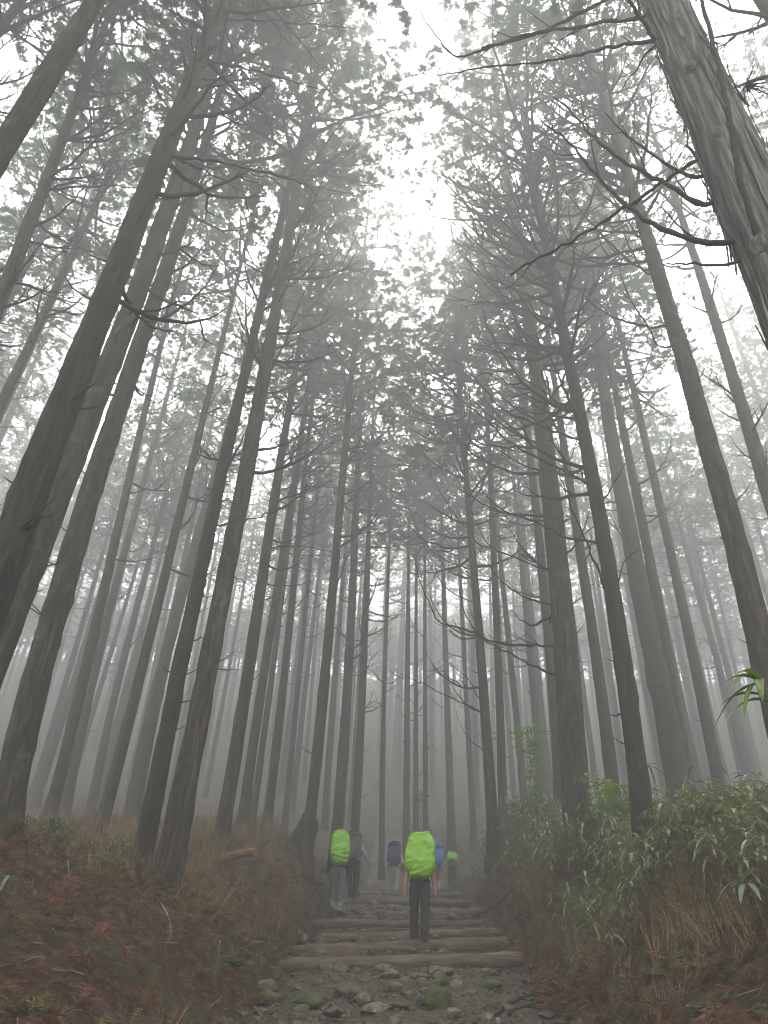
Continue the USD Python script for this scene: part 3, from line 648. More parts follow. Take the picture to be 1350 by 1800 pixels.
for ti, (spec, A) in enumerate(zip(TREES, AXES)):
    label, dia, bark, _, zc, px, o = spec
    g = np.random.default_rng(300 + ti)
    Ht = g.uniform(29, 34) if not o.get('hero') else 27
    P, R = trunk_curve(A, dia / 2 * (.80 if ti != 5 else .74), Ht, .2 if zc < 12 else .42)
    loc = np.array([P[0, 0], P[0, 1], float(H(P[0, 0], P[0, 1]))]); TREE_AT.append((loc[0], loc[1]))
    T = xf('conifer_tree', loc); tag(T, label, 'tree', None); KEEP.append((T, P, loc))
    n = 40 if o.get('hero') else (26 if zc < 12 else 14)
    if not o.get('hero'):
        obj('trunk', local(trunk_mesh(P, R, n, ti + 1, 1.25 if zc < 12 else 1.0), loc), M[bark], T, smooth=60)
    base_h = g.uniform(15.5, 18.5)
    toward = 0.0 if P[0, 0] < xc(P[0, 1]) else math.pi
    nb = int(o.get('n', 12) * (1.9 if o.get('left') else 1.35))
    lo = o.get('low', .3)
    if not o.get('hero'):
        stub = MB()
        for k in range(nb):
            u = g.random() ** 0.85; h = Ht * lo * .75 + (base_h + 2 - Ht * lo * .75) * u
            i = int(np.argmin(np.abs(P[:, 2] - P[0, 2] - h))); p = P[i]
            az = toward + g.normal(0, .8) if g.random() < .7 else g.uniform(0, 6.28)
            az += -0.35 if toward == 0 else 0.35      # limbs lean back down the slope, to the light of the path
            if g.random() < .3:                            # a broken stub
                branch(stub, p, az, g.uniform(.25, .7), .016, g, rise=.3, droop=-.05, subs=0, seg=4, sides=4)
                continue
            L = g.uniform(1.1, 2.5) * (1.5 if o.get('left') else 1.0) * (0.75 + .5 * u)
            b_ = MB(); branch(b_, p, az, L, .016 + .0105 * L, g, rise=g.uniform(.25, .85), droop=g.uniform(-.05, .3), subs=int(g.integers(2, 6)), seg=11, sides=5, wig=.09, twigs=2)
            obj('branch', local(b_.out(), loc), M['deadwood'], T, smooth=True)
        for k in range(nb // 2 + (16 if zc < 12 else 5)):
            h = g.uniform(2.5, base_h); i = int(np.argmin(np.abs(P[:, 2] - P[0, 2] - h)))
            branch(stub, P[i], g.uniform(0, 6.28), R[i] + g.uniform(.08, .5), .014, g, rise=.3, droop=-.1, subs=0, seg=4, sides=4)
        tag(obj('broken_stubs', local(stub.out(), loc), M['deadwood'], T, smooth=True), kind='stuff')
    crown_at(T, P, loc, g, base_h, Ht, kind=4 + ti % 2 if ti in (1, 2, 4, 5, 6, 9, 17, 30, 33, 38) else None, wide=1.28 if abs(P[0, 0] - xc(P[0, 1])) < 4.6 else 1.1)
    if o.get('hero'):
        HERO = (T, P, R, loc)

# ---- the huge peeling trunk at the right
T, P, R, loc = HERO
zf = np.arange(P[0, 2], P[-1, 2] - .2, 0.07); zf = zf[zf < 14]
Pf = np.stack([np.interp(zf, P[:, 2], P[:, k]) for k in range(3)], 1); Rf = np.interp(zf, P[:, 2], R)
na = 96; a = np.linspace(0, 2 * np.pi, na, endpoint=False)
q = np.stack([np.cos(a)[None] * 3 + zf[:, None] * 0, np.sin(a)[None] * 3 + zf[:, None] * 0, zf[:, None] * .45 + 0 * a[None]], -1)
f1 = meshkit.fbm(q * 1.6, 4, 12); f2 = meshkit.noise(q * np.array([3.4, 3.4, 1.3]), 31)
plates = np.abs(f2 - .5) * 2
sh = 1 + 0.06 * (f1 - .5) + 0.018 * np.clip(plates * 2.2, 0, 1) + 0.03 * (meshkit.fbm(q * np.array([9, 9, 2.]), 2, 7) - .5)
obj('trunk', local(tube(Pf, Rf, na, sh), loc), M['bark_peel'], T, smooth=50)
zf2 = np.concatenate([[zf[-1]], np.arange(zf[-1] + .4, P[-1, 2], .5), [P[-1, 2]]])
P2 = np.stack([np.interp(zf2, P[:, 2], P[:, k]) for k in range(3)], 1)
obj('trunk_top', local(tube(P2, np.interp(zf2, P[:, 2], R) * 1.02, 20), loc), M['bark_peel'], T, smooth=True)
g = np.random.default_rng(77)


def peel(g, z, az, L, w):
    """a strip of bark coming loose at its ends"""
    k = 9; t = np.linspace(-.5, .5, k); zz = z + t * L
    c = np.stack([np.interp(zz, P[:, 2], P[:, j]) for j in range(3)], 1); r = np.interp(zz, P[:, 2], R) * 1.055
    lift = 0.004 + g.uniform(.01, .05) * np.abs(t * 2) ** 3
    ww = w * (1 - np.abs(t * 2) ** 4 * .75) * (1 + g.normal(0, .12, k)); a_ = az + np.cumsum(g.normal(0, .012, k))
    v = []
    for s_, th in ((-1, 0), (0, .006), (1, 0), (1, -.007), (0, -.003), (-1, -.007)):
        aa = a_ + s_ * ww / r / 2
        v.append(c + np.stack([np.cos(aa), np.sin(aa), np.zeros(k)], 1) * (r + lift + th + (0.008 if s_ else 0) * g.random())[:, None])
    V = np.stack(v, 1).reshape(-1, 3); f = []
    for i in range(k - 1):
        for j in range(6):
            a0, a1, b0, b1 = i * 6 + j, i * 6 + (j + 1) % 6, (i + 1) * 6 + j, (i + 1) * 6 + (j + 1) % 6
            f += [[a0, a1, b1], [a0, b1, b0]]
    return V, np.array(f)


face = math.atan2(-P[5, 1], -P[5, 0])
for k in range(85):
    z = g.uniform(P[0, 2] + 2.5, P[0, 2] + 11.5)
    obj('bark_strip', local(peel(g, z, face + g.uniform(-1.9, 1.9), g.uniform(.3, 1.5), g.uniform(.012, .05)), loc), M['bark_peel'], T, smooth=40)


def on_trunk(x, y):
    """where a sight ray first meets the trunk's side"""
    d = ray(x, y); t = np.linspace(3.5, 7.5, 800)[:, None]; q = EYE + d * t
    c = np.stack([np.interp(q[:, 2], P[:, 2], P[:, k]) for k in (0, 1)], 1); r = np.interp(q[:, 2], P[:, 2], R) * 1.03
    k = int(np.argmax(np.hypot(*(q[:, :2] - c).T) - r < 0)); e = q[k, :2] - c[k]
    return q[k], np.r_[e / np.linalg.norm(e), 0]


def px_branch(pxs, r, g, tree, ax, loc, dz=0.0, subs=0, tip=.3, sides=6, front=False, m='deadwood', wig=.006):
    """a limb of the trunk with axis ax along sight rays; it leaves the trunk at the trunk's own depth and comes dz metres nearer or farther"""
    if front:
        pts = []
        for k, (x, y) in enumerate(pxs):
            q, e = on_trunk(x, y); pts.append(q + e * (-.06 if k == 0 else .11 + .05 * k))
        pts = np.array(pts)
    else:
        d = ray(*pxs[0]); t = (ax[:, 0] * d[0] + ax[:, 1] * d[1]) / (d[0] ** 2 + d[1] ** 2)      # the axis point nearest to the first sight ray
        i0 = int(np.argmin(np.abs(EYE[2] + t * d[2] - ax[:, 2]))); z0 = zc_of(ax[i0])
        pts = np.vstack([ax[i0] - UP * .03, [at(x, y, z0 + dz * u) for (x, y), u in zip(pxs, np.linspace(0, 1, len(pxs)) ** 1.3)]])
    s = np.r_[0, np.cumsum(np.linalg.norm(np.diff(pts, axis=0), axis=1))]; t = np.linspace(0, s[-1], max(12, len(pxs) * 5))
    Q = np.stack([PchipInterpolator(s, pts[:, k])(t) for k in range(3)], 1)
    u = t / s[-1]; Q[1:] += g.normal(0, wig, (len(Q) - 1, 3))
    mb = MB(); Rr = r * (1 - (1 - tip) * u) * (1 + g.normal(0, .09, len(u))); mb.add(*tube(Q, Rr, sides))
    for _ in range(subs):
        k = g.integers(3, len(Q) - 1); d = Q[k] - Q[k - 2]; d /= np.linalg.norm(d); e = g.normal(size=3); e -= d * (e @ d); e /= np.linalg.norm(e)
        l = s[-1] * g.uniform(.05, .22); tt = np.linspace(0, 1, 6)[:, None]
        S = Q[k] + (d * .75 + e * .55) * l * tt + UP * l * .4 * tt ** 2 + g.normal(0, .012 * l, (6, 3))
        mb.add(*tube(S, np.maximum(Rr[k] * .5 * (1 - tt[:, 0]) ** .8, .0025), 4))
    obj('branch', local(mb.out(), loc), M[m], tree, smooth=True)


g = np.random.default_rng(41)
hb = lambda pxs, r, **k: px_branch(pxs, r * .85, g, T, P, loc, **k)
hb([(1125, 33), (1060, 38), (1010, 48), (950, 55), (880, 75), (805, 100), (765, 60), (730, 0)], .026, dz=.8, subs=6)
hb([(1120, -40), (1065, 0), (1015, 25), (955, 54), (900, 72), (845, 84)], .030, dz=-.2, subs=3, tip=.5)
hb([(1138, 72), (1060, 85), (985, 103), (920, 112), (840, 120), (770, 135)], .026, dz=.7, subs=5, tip=.2)
hb([(1144, 86), (1115, 125), (1085, 165)], .016, dz=-.2, subs=2)
hb([(1215, 288), (1130, 345), (1050, 395), (975, 440), (925, 465), (897, 485)], .022, dz=.2, subs=3, tip=.5)
hb([(1268, 427), (1180, 410), (1115, 370), (1060, 320), (1000, 250), (955, 220)], .028, dz=1.6, subs=5, tip=.3)
hb([(1240, 358), (1175, 325), (1125, 300), (1065, 262), (1020, 215), (975, 170)], .026, dz=1.7, subs=5, tip=.3)
hb([(1225, 312), (1155, 275), (1105, 240), (1065, 200)], .02, dz=1.1, subs=3, tip=.3)
hb([(1284, 464), (1220, 462), (1165, 464)], .015, dz=.8, subs=2, tip=.4)
hb([(1331, 428), (1310, 330), (1285, 240), (1258, 160), (1226, 80), (1200, 10)], .028, front=True, subs=1, tip=.6)
hb([(1160, 74), (1130, 35), (1100, -8)], .024, dz=-.35, tip=.8)
# limbs of other trunks that sweep over the path: (index of the trunk, pixels, radius, metres towards or away)
for ti, pxs, r, dz, su in [
        (33, [(1042, 952), (995, 945), (947, 920), (890, 900), (825, 830)], .022, .6, 4), (33, [(1035, 850), (975, 820), (900, 780), (840, 725), (805, 700), (775, 625)], .024, .8, 6),
        (33, [(1010, 770), (955, 750), (885, 720), (840, 670), (795, 630)], .024, .4, 6), (33, [(1000, 715), (945, 680), (885, 645), (870, 590)], .02, -.3, 5),
        (33, [(985, 620), (935, 595), (895, 555), (855, 520)], .022, .5, 6), (33, [(970, 560), (915, 540), (875, 510), (840, 475), (810, 445), (790, 380)], .024, .8, 7),
        (33, [(958, 500), (905, 470), (850, 400), (800, 330), (760, 240)], .024, .9, 8), (33, [(950, 440), (900, 390), (850, 310), (820, 230), (800, 150)], .022, .7, 8),
        (33, [(945, 400), (905, 330), (885, 250), (870, 170)], .02, .3, 8), (33, [(942, 360), (925, 290), (915, 200), (900, 120)], .018, .3, 8), (33, [(1078, 1045), (1100, 985), (1130, 960), (1132, 955)], .016, -.3, 1),
        (33, [(1062, 875), (1085, 840), (1103, 808)], .016, -.3, 1), (33, [(1095, 1255), (1070, 1255)], .02, -.2, 0), (33, [(1070, 1040), (1050, 1000), (1030, 950), (1000, 880), (980, 820)], .022, -.2, 3),
        (30, [(960, 1135), (925, 1135), (860, 1127), (830, 1110), (775, 1095), (750, 1050), (730, 990)], .028, .4, 6), (30, [(965, 1182), (915, 1160), (870, 1135), (845, 1120), (820, 1085), (810, 1040)], .024, -.3, 5),
        (30, [(957, 1060), (925, 1050), (880, 1020), (850, 980), (840, 960)], .022, .3, 5), (30, [(955, 1000), (915, 985), (870, 965), (830, 900)], .022, .4, 5), (30, [(950, 915), (900, 905), (840, 890)], .02, .2, 4),
        (26, [(847, 1252), (800, 1230), (750, 1205), (705, 1185)], .022, .4, 3), (26, [(845, 1230), (825, 1195), (795, 1170), (775, 1155)], .018, -.4, 3), (26, [(850, 1320), (825, 1300), (808, 1270), (800, 1245)], .014, .2, 1),
        (26, [(825, 930), (790, 890), (755, 830), (740, 780)], .022, .6, 7), (26, [(830, 1000), (785, 985), (745, 950), (722, 900)], .022, .8, 7), (26, [(838, 1060), (800, 1045), (765, 1010), (745, 960)], .02, -.4, 6),
        (38, [(1160, 575), (1115, 570), (1055, 545), (1015, 510), (975, 485)], .024, .7, 4), (38, [(1132, 475), (1095, 450), (1055, 410), (1005, 350), (975, 310), (925, 250)], .024, .8, 6), (38, [(1140, 482), (1110, 440), (1090, 385), (1070, 310)], .02, .2, 5),
        (38, [(1165, 610), (1130, 560), (1100, 510), (1085, 450)], .018, -.3, 4),
        (1, [(305, 275), (385, 285), (460, 302), (535, 325), (555, 345)], .02, .3, 3), (1, [(303, 278), (370, 305), (420, 335)], .018, -.3, 1), (1, [(367, 107), (415, 117), (475, 132), (600, 165)], .02, .5, 4),
        (1, [(393, 35), (450, 35), (525, 42), (635, 50)], .02, .7, 4), (1, [(25, 950), (50, 927), (75, 910), (92, 907)], .02, -.2, 1), (1, [(275, 348), (298, 352)], .014, 0, 0), (1, [(205, 535), (218, 537)], .014, 0, 0),
        (4, [(405, 805), (450, 780), (480, 740), (505, 700)], .02, .5, 4), (4, [(433, 690), (490, 625), (520, 550), (560, 450)], .022, .6, 4), (4, [(372, 928), (425, 917), (475, 902), (510, 888)], .02, -.3, 2),
        (4, [(340, 1125), (375, 1118)], .014, 0, 1), (4, [(350, 1050), (362, 1020), (361, 1000)], .018, -.2, 1), (4, [(345, 1055), (385, 1050)], .014, 0, 0), (4, [(310, 1236), (345, 1228), (365, 1220)], .014, -.2, 0), (4, [(465, 500), (460, 455), (470, 415)], .014, 0, 1),
        (6, [(482, 962), (540, 962), (595, 975), (620, 995)], .018, .6, 4), (6, [(472, 1027), (510, 1030), (555, 1017)], .018, -.3, 2), (6, [(498, 860), (530, 840), (570, 815)], .018, .5, 4), (5, [(375, 1176), (420, 1176)], .012, 0, 0), (5, [(405, 1015), (445, 1035)], .014, 0, 0)]:
    TT, PP, ll = KEEP[ti]
    px_branch(pxs, r * 1.3, g, TT, PP, ll, dz=dz, subs=su, tip=.22, sides=5, wig=.012)
# knots where limbs left the trunk
for (x, y, s_) in [(1332, 430, .075), (1213, 118, .07), (1262, 232, .05), (1330, 300, .04), (1190, 30, .04)]:
    q, e = on_trunk(x, y); b = trimesh.creation.icosphere(4, 1.0); v = np.array(b.vertices); v *= (1 + .6 * (meshkit.fbm(v * 2.2 + x, 4, 2) - .5))[:, None]
    tn = np.cross(e, UP)
    v = v[:, :1] * e * s_ * .38 + v[:, 1:2] * tn * s_ * .8 + v[:, 2:] * UP * s_ * 1.25 + q - e * s_ * .06
    obj('knot', local((v, b.faces), loc), M['bark_peel'], T, smooth=True)
# a tuft of dead twigs on its right side
mb = MB()
for _ in range(38):
    d = g.normal(size=3) * np.array([.6, .6, .8]); t = np.linspace(0, 1, 6)[:, None]
    mb.add(*tube(at(1312, 150, 5.35) + d * .1 * t + np.array([.02, 0, .1]) * g.normal() * t ** 2 + np.array([.1, 0, 0]) * t, .0045 * (1 - t[:, 0] * .7), 4))
obj('twig_tuft', local(mb.out(), loc), M['deadwood'], T, smooth=True)

# ---- the rest of the forest: copies of a few trees, standing in the fog
NBACK = 6
BACK_P = []
for k in range(NBACK):
    g = np.random.default_rng(700 + k); cp = f'/World/forest_tree_kind_{k + 1:03d}'; stage.CreateClassPrim(cp)
    z = np.r_[-.4, 0, .15, .35, .7, np.arange(1.2, 31, .6)]; h = np.maximum(z, 0); r0 = g.uniform(.16, .22)
    P = np.stack([.15 * np.sin(z * .12 + g.uniform(0, 6)) + .01 * z * g.normal(), .15 * np.sin(z * .1 + g.uniform(0, 6)), z], 1); P[:, :2] -= P[1, :2]
    R = np.maximum(r0 * (1 - .93 * np.clip(h / 31, 0, 1) ** 1.55) * (1 + .4 * np.exp(-h / .35)), .012)
    usdkit.mesh(stage, cp + '/trunk', trunk_mesh(P, R, 9, 50 + k), M['bark'], True)
    mb = MB()
    for q_ in range(26):
        i = int(np.argmin(np.abs(z - g.uniform(8, 19)))); branch(mb, P[i], g.uniform(0, 6.28), g.uniform(.6, 2.6), .025, g, rise=g.uniform(.2, .8), droop=g.uniform(-.05, .3), subs=4, seg=7, sides=4, wig=.08, twigs=1)
    tag(usdkit.mesh(stage, cp + '/dead_branches', mb.out(), M['deadwood'], False), kind='stuff')
    c = UsdGeom.Xform.Define(stage, cp + '/crown'); c.AddTranslateOp().Set(Gf.Vec3d(*P[np.argmin(np.abs(z - 16.5))].tolist())); c.AddScaleOp().Set(Gf.Vec3f(1.05, 1.05, 1.06))
    c.GetPrim().GetReferences().AddInternalReference(f'/World/crown_kind_{k % NCROWN + 1:03d}')
g = np.random.default_rng(9)
cand = []
for iy, y in enumerate(np.r_[np.arange(-4, 40, 3.9), np.arange(42, 64, 3.3)]):
    for x in np.arange(-34, 35, 3.9):
        cand.append((x + g.uniform(-1.1, 1.1) + 1.6 * (iy % 2), y + g.uniform(-1.1, 1.1)))
nback = 0
EDGE = [(9.6, 13.4), (11.4, 17.4), (12.6, 11.6), (14.6, 15.2), (-10.6, 15.2), (-13.2, 19.0), (-12.4, 11.4)]
cand = EDGE + cand
BACK = []
for x, y in cand:
    cx = abs(x - xc(y)); depth = (y * FW[1] + 16 * FW[2])
    if (x, y) not in EDGE and cx < (3.1 if y < 60 else 0) + max(0, (14 - y)) * .08 or (abs(x) > 8 + y * .62) or (y < 8 and cx < 4.2):
        continue
    if any((x - a) ** 2 + (y - b) ** 2 < 2.3 ** 2 for a, b in TREE_AT):
        continue
    # nothing new in front of the trunks seen near the camera
    if (x, y) not in EDGE and y < 15 and abs(x) < 0.58 * (y + 3) + 1.0:
        continue
    if (x, y) not in EDGE and y < 37 and abs(x) < 2 + .56 * y and g.random() < .72:
        continue
    TREE_AT.append((x, y))
    T = xf('forest_tree', (x, y, float(H(x, y))), g.uniform(0, 360), float(g.uniform(.9, 1.12)))
    T.GetPrim().GetReferences().AddInternalReference(f'/World/forest_tree_kind_{int(g.integers(0, NBACK)) + 1:03d}'); T.GetPrim().SetInstanceable(True)
    BACK.append((T, x, y))
    nback += 1
print('background trees', nback)


def row_x(x, y, row=1150):
    """where an upright trunk at (x, y) crosses a row of the photograph: (column, half width)"""
    z = np.linspace(float(H(x, y)), 30, 300); q = np.stack([np.full(300, x), np.full(300, y), z], 1) - EYE
    d = q @ FW; v = 900 - F * (q @ CU) / d; k = int(np.argmin(np.abs(v - row)))
    return 675 + F * (q[k] @ CR) / d[k], .19 * F / d[k], d[k]


MARKS = [(-1e4, None), (60, 'thick lower left trunk'), (312, 'slim mossy trunk'), (445, 'dry grass ringed trunk'), (575, 'trunk by the stump'), (617, 'trunk above the left backpack'), (735, 'front green backpack'),
         (845, 'sweeping branched trunk'), (992, 'thickest right trunk'), (1092, 'dark mossy trunk'), (1152, 'broad flared trunk'), (1218, 'clear straight trunk'), (1345, 'right edge trunk')]
ORD = 'first second third fourth fifth sixth seventh eighth ninth tenth eleventh twelfth thirteenth fourteenth fifteenth sixteenth seventeenth eighteenth nineteenth twentieth'.split()
solid = [row_x(P_[np.argmin(np.abs(P_[:, 2] - 12)), 0], P_[np.argmin(np.abs(P_[:, 2] - 12)), 1]) for _, P_, _ in KEEP]
seen = []
hidden = []
for T, x, y in sorted(BACK, key=lambda b: row_x(b[1], b[2])[2]):
    c0, hw, d0 = row_x(x, y); s_ = np.linspace(c0 - hw, c0 + hw, 15)
    open_ = np.mean([not any(abs(q - a) < b and e < d0 for a, b, e in solid) and 0 < q < 1350 for q in s_])
    solid.append((c0, hw, d0))
    if open_ > .3:
        seen.append((c0, T))
    else:
        side = 'left' if x < xc(y) else 'right'
        if len(hidden) % 2:
            hidden.append(0); stage.RemovePrim(T.GetPath()); continue
        hidden.append(1)
        tag(T, f'conifer whose trunk is hidden behind nearer ones, in the {side} hand stand', 'tree', f'trees hidden behind nearer trunks, {side} stand')
count = {}
for c0, T in sorted(seen, key=lambda b: b[0]):
    k = max(i for i, mk in enumerate(MARKS) if c0 >= mk[0]); count[k] = count.get(k, 0) + 1
    a = MARKS[k][1]; o = ORD[min(count[k] - 1, 19)]
    tag(T, f'{o} faint fog grey trunk going right from the {a}' if a else f'{o} faint fog grey trunk counted from the left edge', 'tree', 'conifers fading in the fog')
print('fog trees seen', len(seen), count)
# farther off, the wood closes to one mass all round
g = np.random.default_rng(19)
far = []
for y in np.r_[np.arange(-14, 62, 5.0), np.arange(62, 123, 4.3)]:
    for x in np.arange(-72, 73, 4.6):
        a, b = x + g.uniform(-1.5, 1.5), y + g.uniform(-1.5, 1.5)
        if (abs(a) > 8 + b * .62 + 1.5 or b > 63.5 or b < -6) and abs(a) < 20 + max(b, 0) * .64 and (b > 61 or abs(a - float(xc(b))) > 3.2) and not (b > -6 and b < 20 and abs(a) < .58 * (b + 3) + 1.5) and not (-14 < b < 5 and abs(a) < 11):
            far.append((a, b))
for a, b in [(-3.4, 1.2), (3.3, -.8), (-5.9, 3.4), (6.2, 1.6), (-3.2, -3.4), (3.6, -5.0), (-6.6, -1.0), (6.9, -2.6), (.6, -7.5), (-3.6, -8.2), (4.2, -9.6), (-9.2, 2.2), (9.6, 1.0), (-7.4, -6.0), (7.8, -7.4), (-.8, -11.5), (-5.2, -12.2), (-9.8, -3.6), (10.2, -4.4)]:
    far.append((a, b))
far = np.array(far)
pi = UsdGeom.PointInstancer.Define(stage, '/World/distant_wood')
UsdGeom.Scope.Define(stage, '/World/distant_wood/forms')
for k in range(NBACK):
    q_ = UsdGeom.Xform.Define(stage, f'/World/distant_wood/forms/form_{k + 1:03d}')
    q_.GetPrim().GetReferences().AddInternalReference(f'/World/forest_tree_kind_{k + 1:03d}'); pi.CreatePrototypesRel().AddTarget(q_.GetPath())
n = len(far); an = g.uniform(0, np.pi, n)
pi.CreatePositionsAttr(Vt.Vec3fArray.FromNumpy(np.c_[far, H(far[:, 0], far[:, 1])].astype(np.float32)))
pi.CreateOrientationsAttr(Vt.QuathArray([Gf.Quath(float(math.cos(q_)), 0., 0., float(math.sin(q_))) for q_ in an]))
sz = np.where(far[:, 1] > 90, g.uniform(.3, .48, n), np.where(far[:, 1] > 74, g.uniform(.42, .75, n), g.uniform(.9, 1.1, n))); pi.CreateScalesAttr(Vt.Vec3fArray.FromNumpy(np.stack([np.clip(sz * 1.5, .9, 1.1), np.clip(sz * 1.5, .9, 1.1), sz], 1).astype(np.float32)))
pi.CreateProtoIndicesAttr(Vt.IntArray.FromNumpy(g.integers(0, NBACK, n).astype(np.int32)))
tag(pi, 'far off conifer wood dissolving into the fog on all sides', 'wood', kind='stuff'); print('distant wood', n)
#@@PLANTS
# ------------------------------------------------------------------ undergrowth
PROTO = {}


def proto(kind, mesh, m, smooth=False):
    p = f'/World/{kind}'
    stage.CreateClassPrim(p) if not stage.GetPrimAtPath(p) else None
    n = PROTO.setdefault(kind, [])
    usdkit.mesh(stage, f'{p}/form_{len(n) + 1:03d}', mesh, m, smooth); n.append(f'{p}/form_{len(n) + 1:03d}')


def instancer(name, groups, label, cat):
    """groups: (prototype mesh, material, positions, euler rotations, scales); one PointInstancer of stuff"""
    pi = UsdGeom.PointInstancer.Define(stage, numbered('/World', name))
    base = str(pi.GetPath()) + '/forms'; UsdGeom.Scope.Define(stage, base)
    pos, ori, sca, idx = [], [], [], []
    for k, (mesh, m_, p, e, s) in enumerate(groups):
        pr = usdkit.mesh(stage, f'{base}/form_{k + 1:03d}', mesh, m_, False)
        pi.CreatePrototypesRel().AddTarget(pr.GetPath())
        cz, sz, cy, sy, cx_, sx = (f(e[:, j] / 2) for j in (2, 1, 0) for f in (np.cos, np.sin))
        q = np.stack([cx_ * cy * cz + sx * sy * sz, sx * cy * cz - cx_ * sy * sz, cx_ * sy * cz + sx * cy * sz, cx_ * cy * sz - sx * sy * cz], 1)
        pos.append(p); ori.append(q); sca.append(np.repeat(np.asarray(s)[:, None], 3, 1)); idx.append(np.full(len(p), k))
    pos, ori, sca, idx = map(np.concatenate, (pos, ori, sca, idx))
    pi.CreatePositionsAttr(Vt.Vec3fArray.FromNumpy(pos.astype(np.float32)))
    pi.CreateOrientationsAttr(Vt.QuathArray([Gf.Quath(*map(float, q)) for q in ori]))
    pi.CreateScalesAttr(Vt.Vec3fArray.FromNumpy(sca.astype(np.float32)))
    pi.CreateProtoIndicesAttr(Vt.IntArray.FromNumpy(idx.astype(np.int32)))
    tag(pi, label, cat, kind='stuff')


def blade(g, base, d, L, w, bend=.5, fold=.25, seg=4):
    """a long leaf: folded along its rib, drooping"""
    d = d / np.linalg.norm(d); s = np.cross(d, UP); s /= max(np.linalg.norm(s), 1e-6)
    t = np.linspace(0, 1, seg + 1); wd = w * np.sin(np.pi * np.clip(t * .93 + .07, 0, 1)) ** .7; wd[-1] = 0.0005
    c = base + d * (L * t)[:, None] - UP * (L * bend * t ** 2)[:, None]
    up = np.cross(s, d)
    v = np.stack([c - s * wd[:, None] / 2 + up * (wd * fold)[:, None], c, c + s * wd[:, None] / 2 + up * (wd * fold)[:, None]], 1).reshape(-1, 3)
    f = []
    for i in range(seg):
        a_ = i * 3
        f += [[a_, a_ + 1, a_ + 4], [a_, a_ + 4, a_ + 3], [a_ + 1, a_ + 2, a_ + 5], [a_ + 1, a_ + 5, a_ + 4]]
    return v, np.array(f)


def sasa(g, Hh, nl, L=.2, low=.5, w=.028):
    """bamboo grass: thin culm, leaves in fans towards its top"""
    st, lf = MB(), MB()
    t = np.linspace(0, 1, 7); a0 = g.uniform(0, 6.28); lean = g.uniform(.05, .35)
    P = np.stack([math.cos(a0) * lean * Hh * t ** 2, math.sin(a0) * lean * Hh * t ** 2, Hh * t * (1 - .15 * lean * t)], 1)
    st.add(*tube(P, .005 - .003 * t, 4))
    for k in range(nl):
        u = low + (1 - low) * g.random() ** .7; i = min(int(u * 6), 5); b = P[i] + (P[i + 1] - P[i]) * (u * 6 - i)
        az = g.uniform(0, 6.28); d = np.array([math.cos(az), math.sin(az), g.uniform(-.1, .9)])
        tw = b + d * g.uniform(.01, .12)
        st.add(*tube(np.array([b, tw]), .002, 3))
        lf.add(*blade(g, tw, d, L * g.uniform(.7, 1.25), w * g.uniform(.75, 1.2), g.uniform(.3, 1.1)))
    return st.out(), lf.out()


def scat(n, g, xlo, xhi, ylo, yhi, keep, dz=0.0):
    x, y = g.uniform(xlo, xhi, n), g.uniform(ylo, yhi, n)
    k = keep(x, y); x, y = x[k], y[k]
    return np.stack([x, y, H(x, y) + dz], 1)


def sd(x, y):
    return np.abs(x - xc(y)) - HW


def bigz(p):      # undergrowth grows in patches
    return meshkit.fbm(np.stack([p[0] * .6, p[1] * .6, p[0] * 0], -1), 3, 33)


g = np.random.default_rng(55)
# -- fallen cedar sprays, twigs, needles
groups = []
for k in range(5):
    mb = MB(); L = g.uniform(.22, .5); t = np.linspace(0, 1, 5)
    Pm = np.stack([L * t, .06 * L * np.sin(t * 3 + k), .05 * L * np.sin(t * 4)], 1); mb.add(*tube(Pm, .004 * (1 - .7 * t), 3, cap=False))
    for _ in range(16):
        u = g.uniform(.1, 1); b = np.array([np.interp(u, t, Pm[:, j]) for j in range(3)]); a_ = g.choice([-1, 1]) * g.uniform(.4, 1.1)
        d = np.array([math.cos(a_), math.sin(a_), g.normal(.1, .35)]); l = g.uniform(.05, .13)
        tt = np.linspace(0, 1, 3)[:, None]
        mb.add(*tube(b + d * l * tt - UP * l * .3 * tt ** 2, .0055 * (1 - tt[:, 0] * .6), 3, cap=False))
    p = scat(3600, g, -7.5, 8.5, 3.2, 21, lambda x, y: (sd(x, y) > -.25 + .35 * g.random(len(x))) & (g.random(len(x)) < np.clip(1.45 - y / 15, .12, 1)), .025)
    n = len(p); groups.append((mb.out(), M['red_spray'], p, np.stack([g.normal(0, .3, n), g.normal(-.15, .35, n), g.uniform(0, 6.28, n)], 1), g.uniform(.5, 1.2, n)))
instancer('fallen_cedar_litter', groups, 'red brown fallen cedar sprays covering both banks', 'litter')
groups = []
for k in range(4):
    mb = MB(); L = g.uniform(.3, .8); t = np.linspace(0, 1, 7)
    Pm = np.stack([L * (t - .5), .05 * L * np.sin(t * 5 + k), .03 * L * np.sin(t * 6 + 1)], 1) + g.normal(0, .006, (7, 3)); mb.add(*tube(Pm, .006 * (1 - .7 * t), 4, cap=False))
    for _ in range(2):
        i = g.integers(1, 5); d = np.array([.8, g.choice([-1, 1]) * .6, .1]); mb.add(*tube(Pm[i] + d * np.linspace(0, L * .3, 3)[:, None], [.004, .003, .001], 3, cap=False))
    p = scat(900, g, -7.5, 8.5, 3.2, 24, lambda x, y: (sd(x, y) > -.1 - .5 * (g.random(len(x)) < .12)) & (g.random(len(x)) < np.clip(1.6 - y / 15, .1, 1)), .04)
    n = len(p); groups.append((mb.out(), M['twig'], p, np.stack([g.normal(0, .2, n), g.normal(0, .22, n), g.uniform(0, 6.28, n)], 1), g.uniform(.5, 1.3, n)))
instancer('fallen_twigs', groups, 'thin grey brown twigs lying over the litter of the banks', 'twigs')
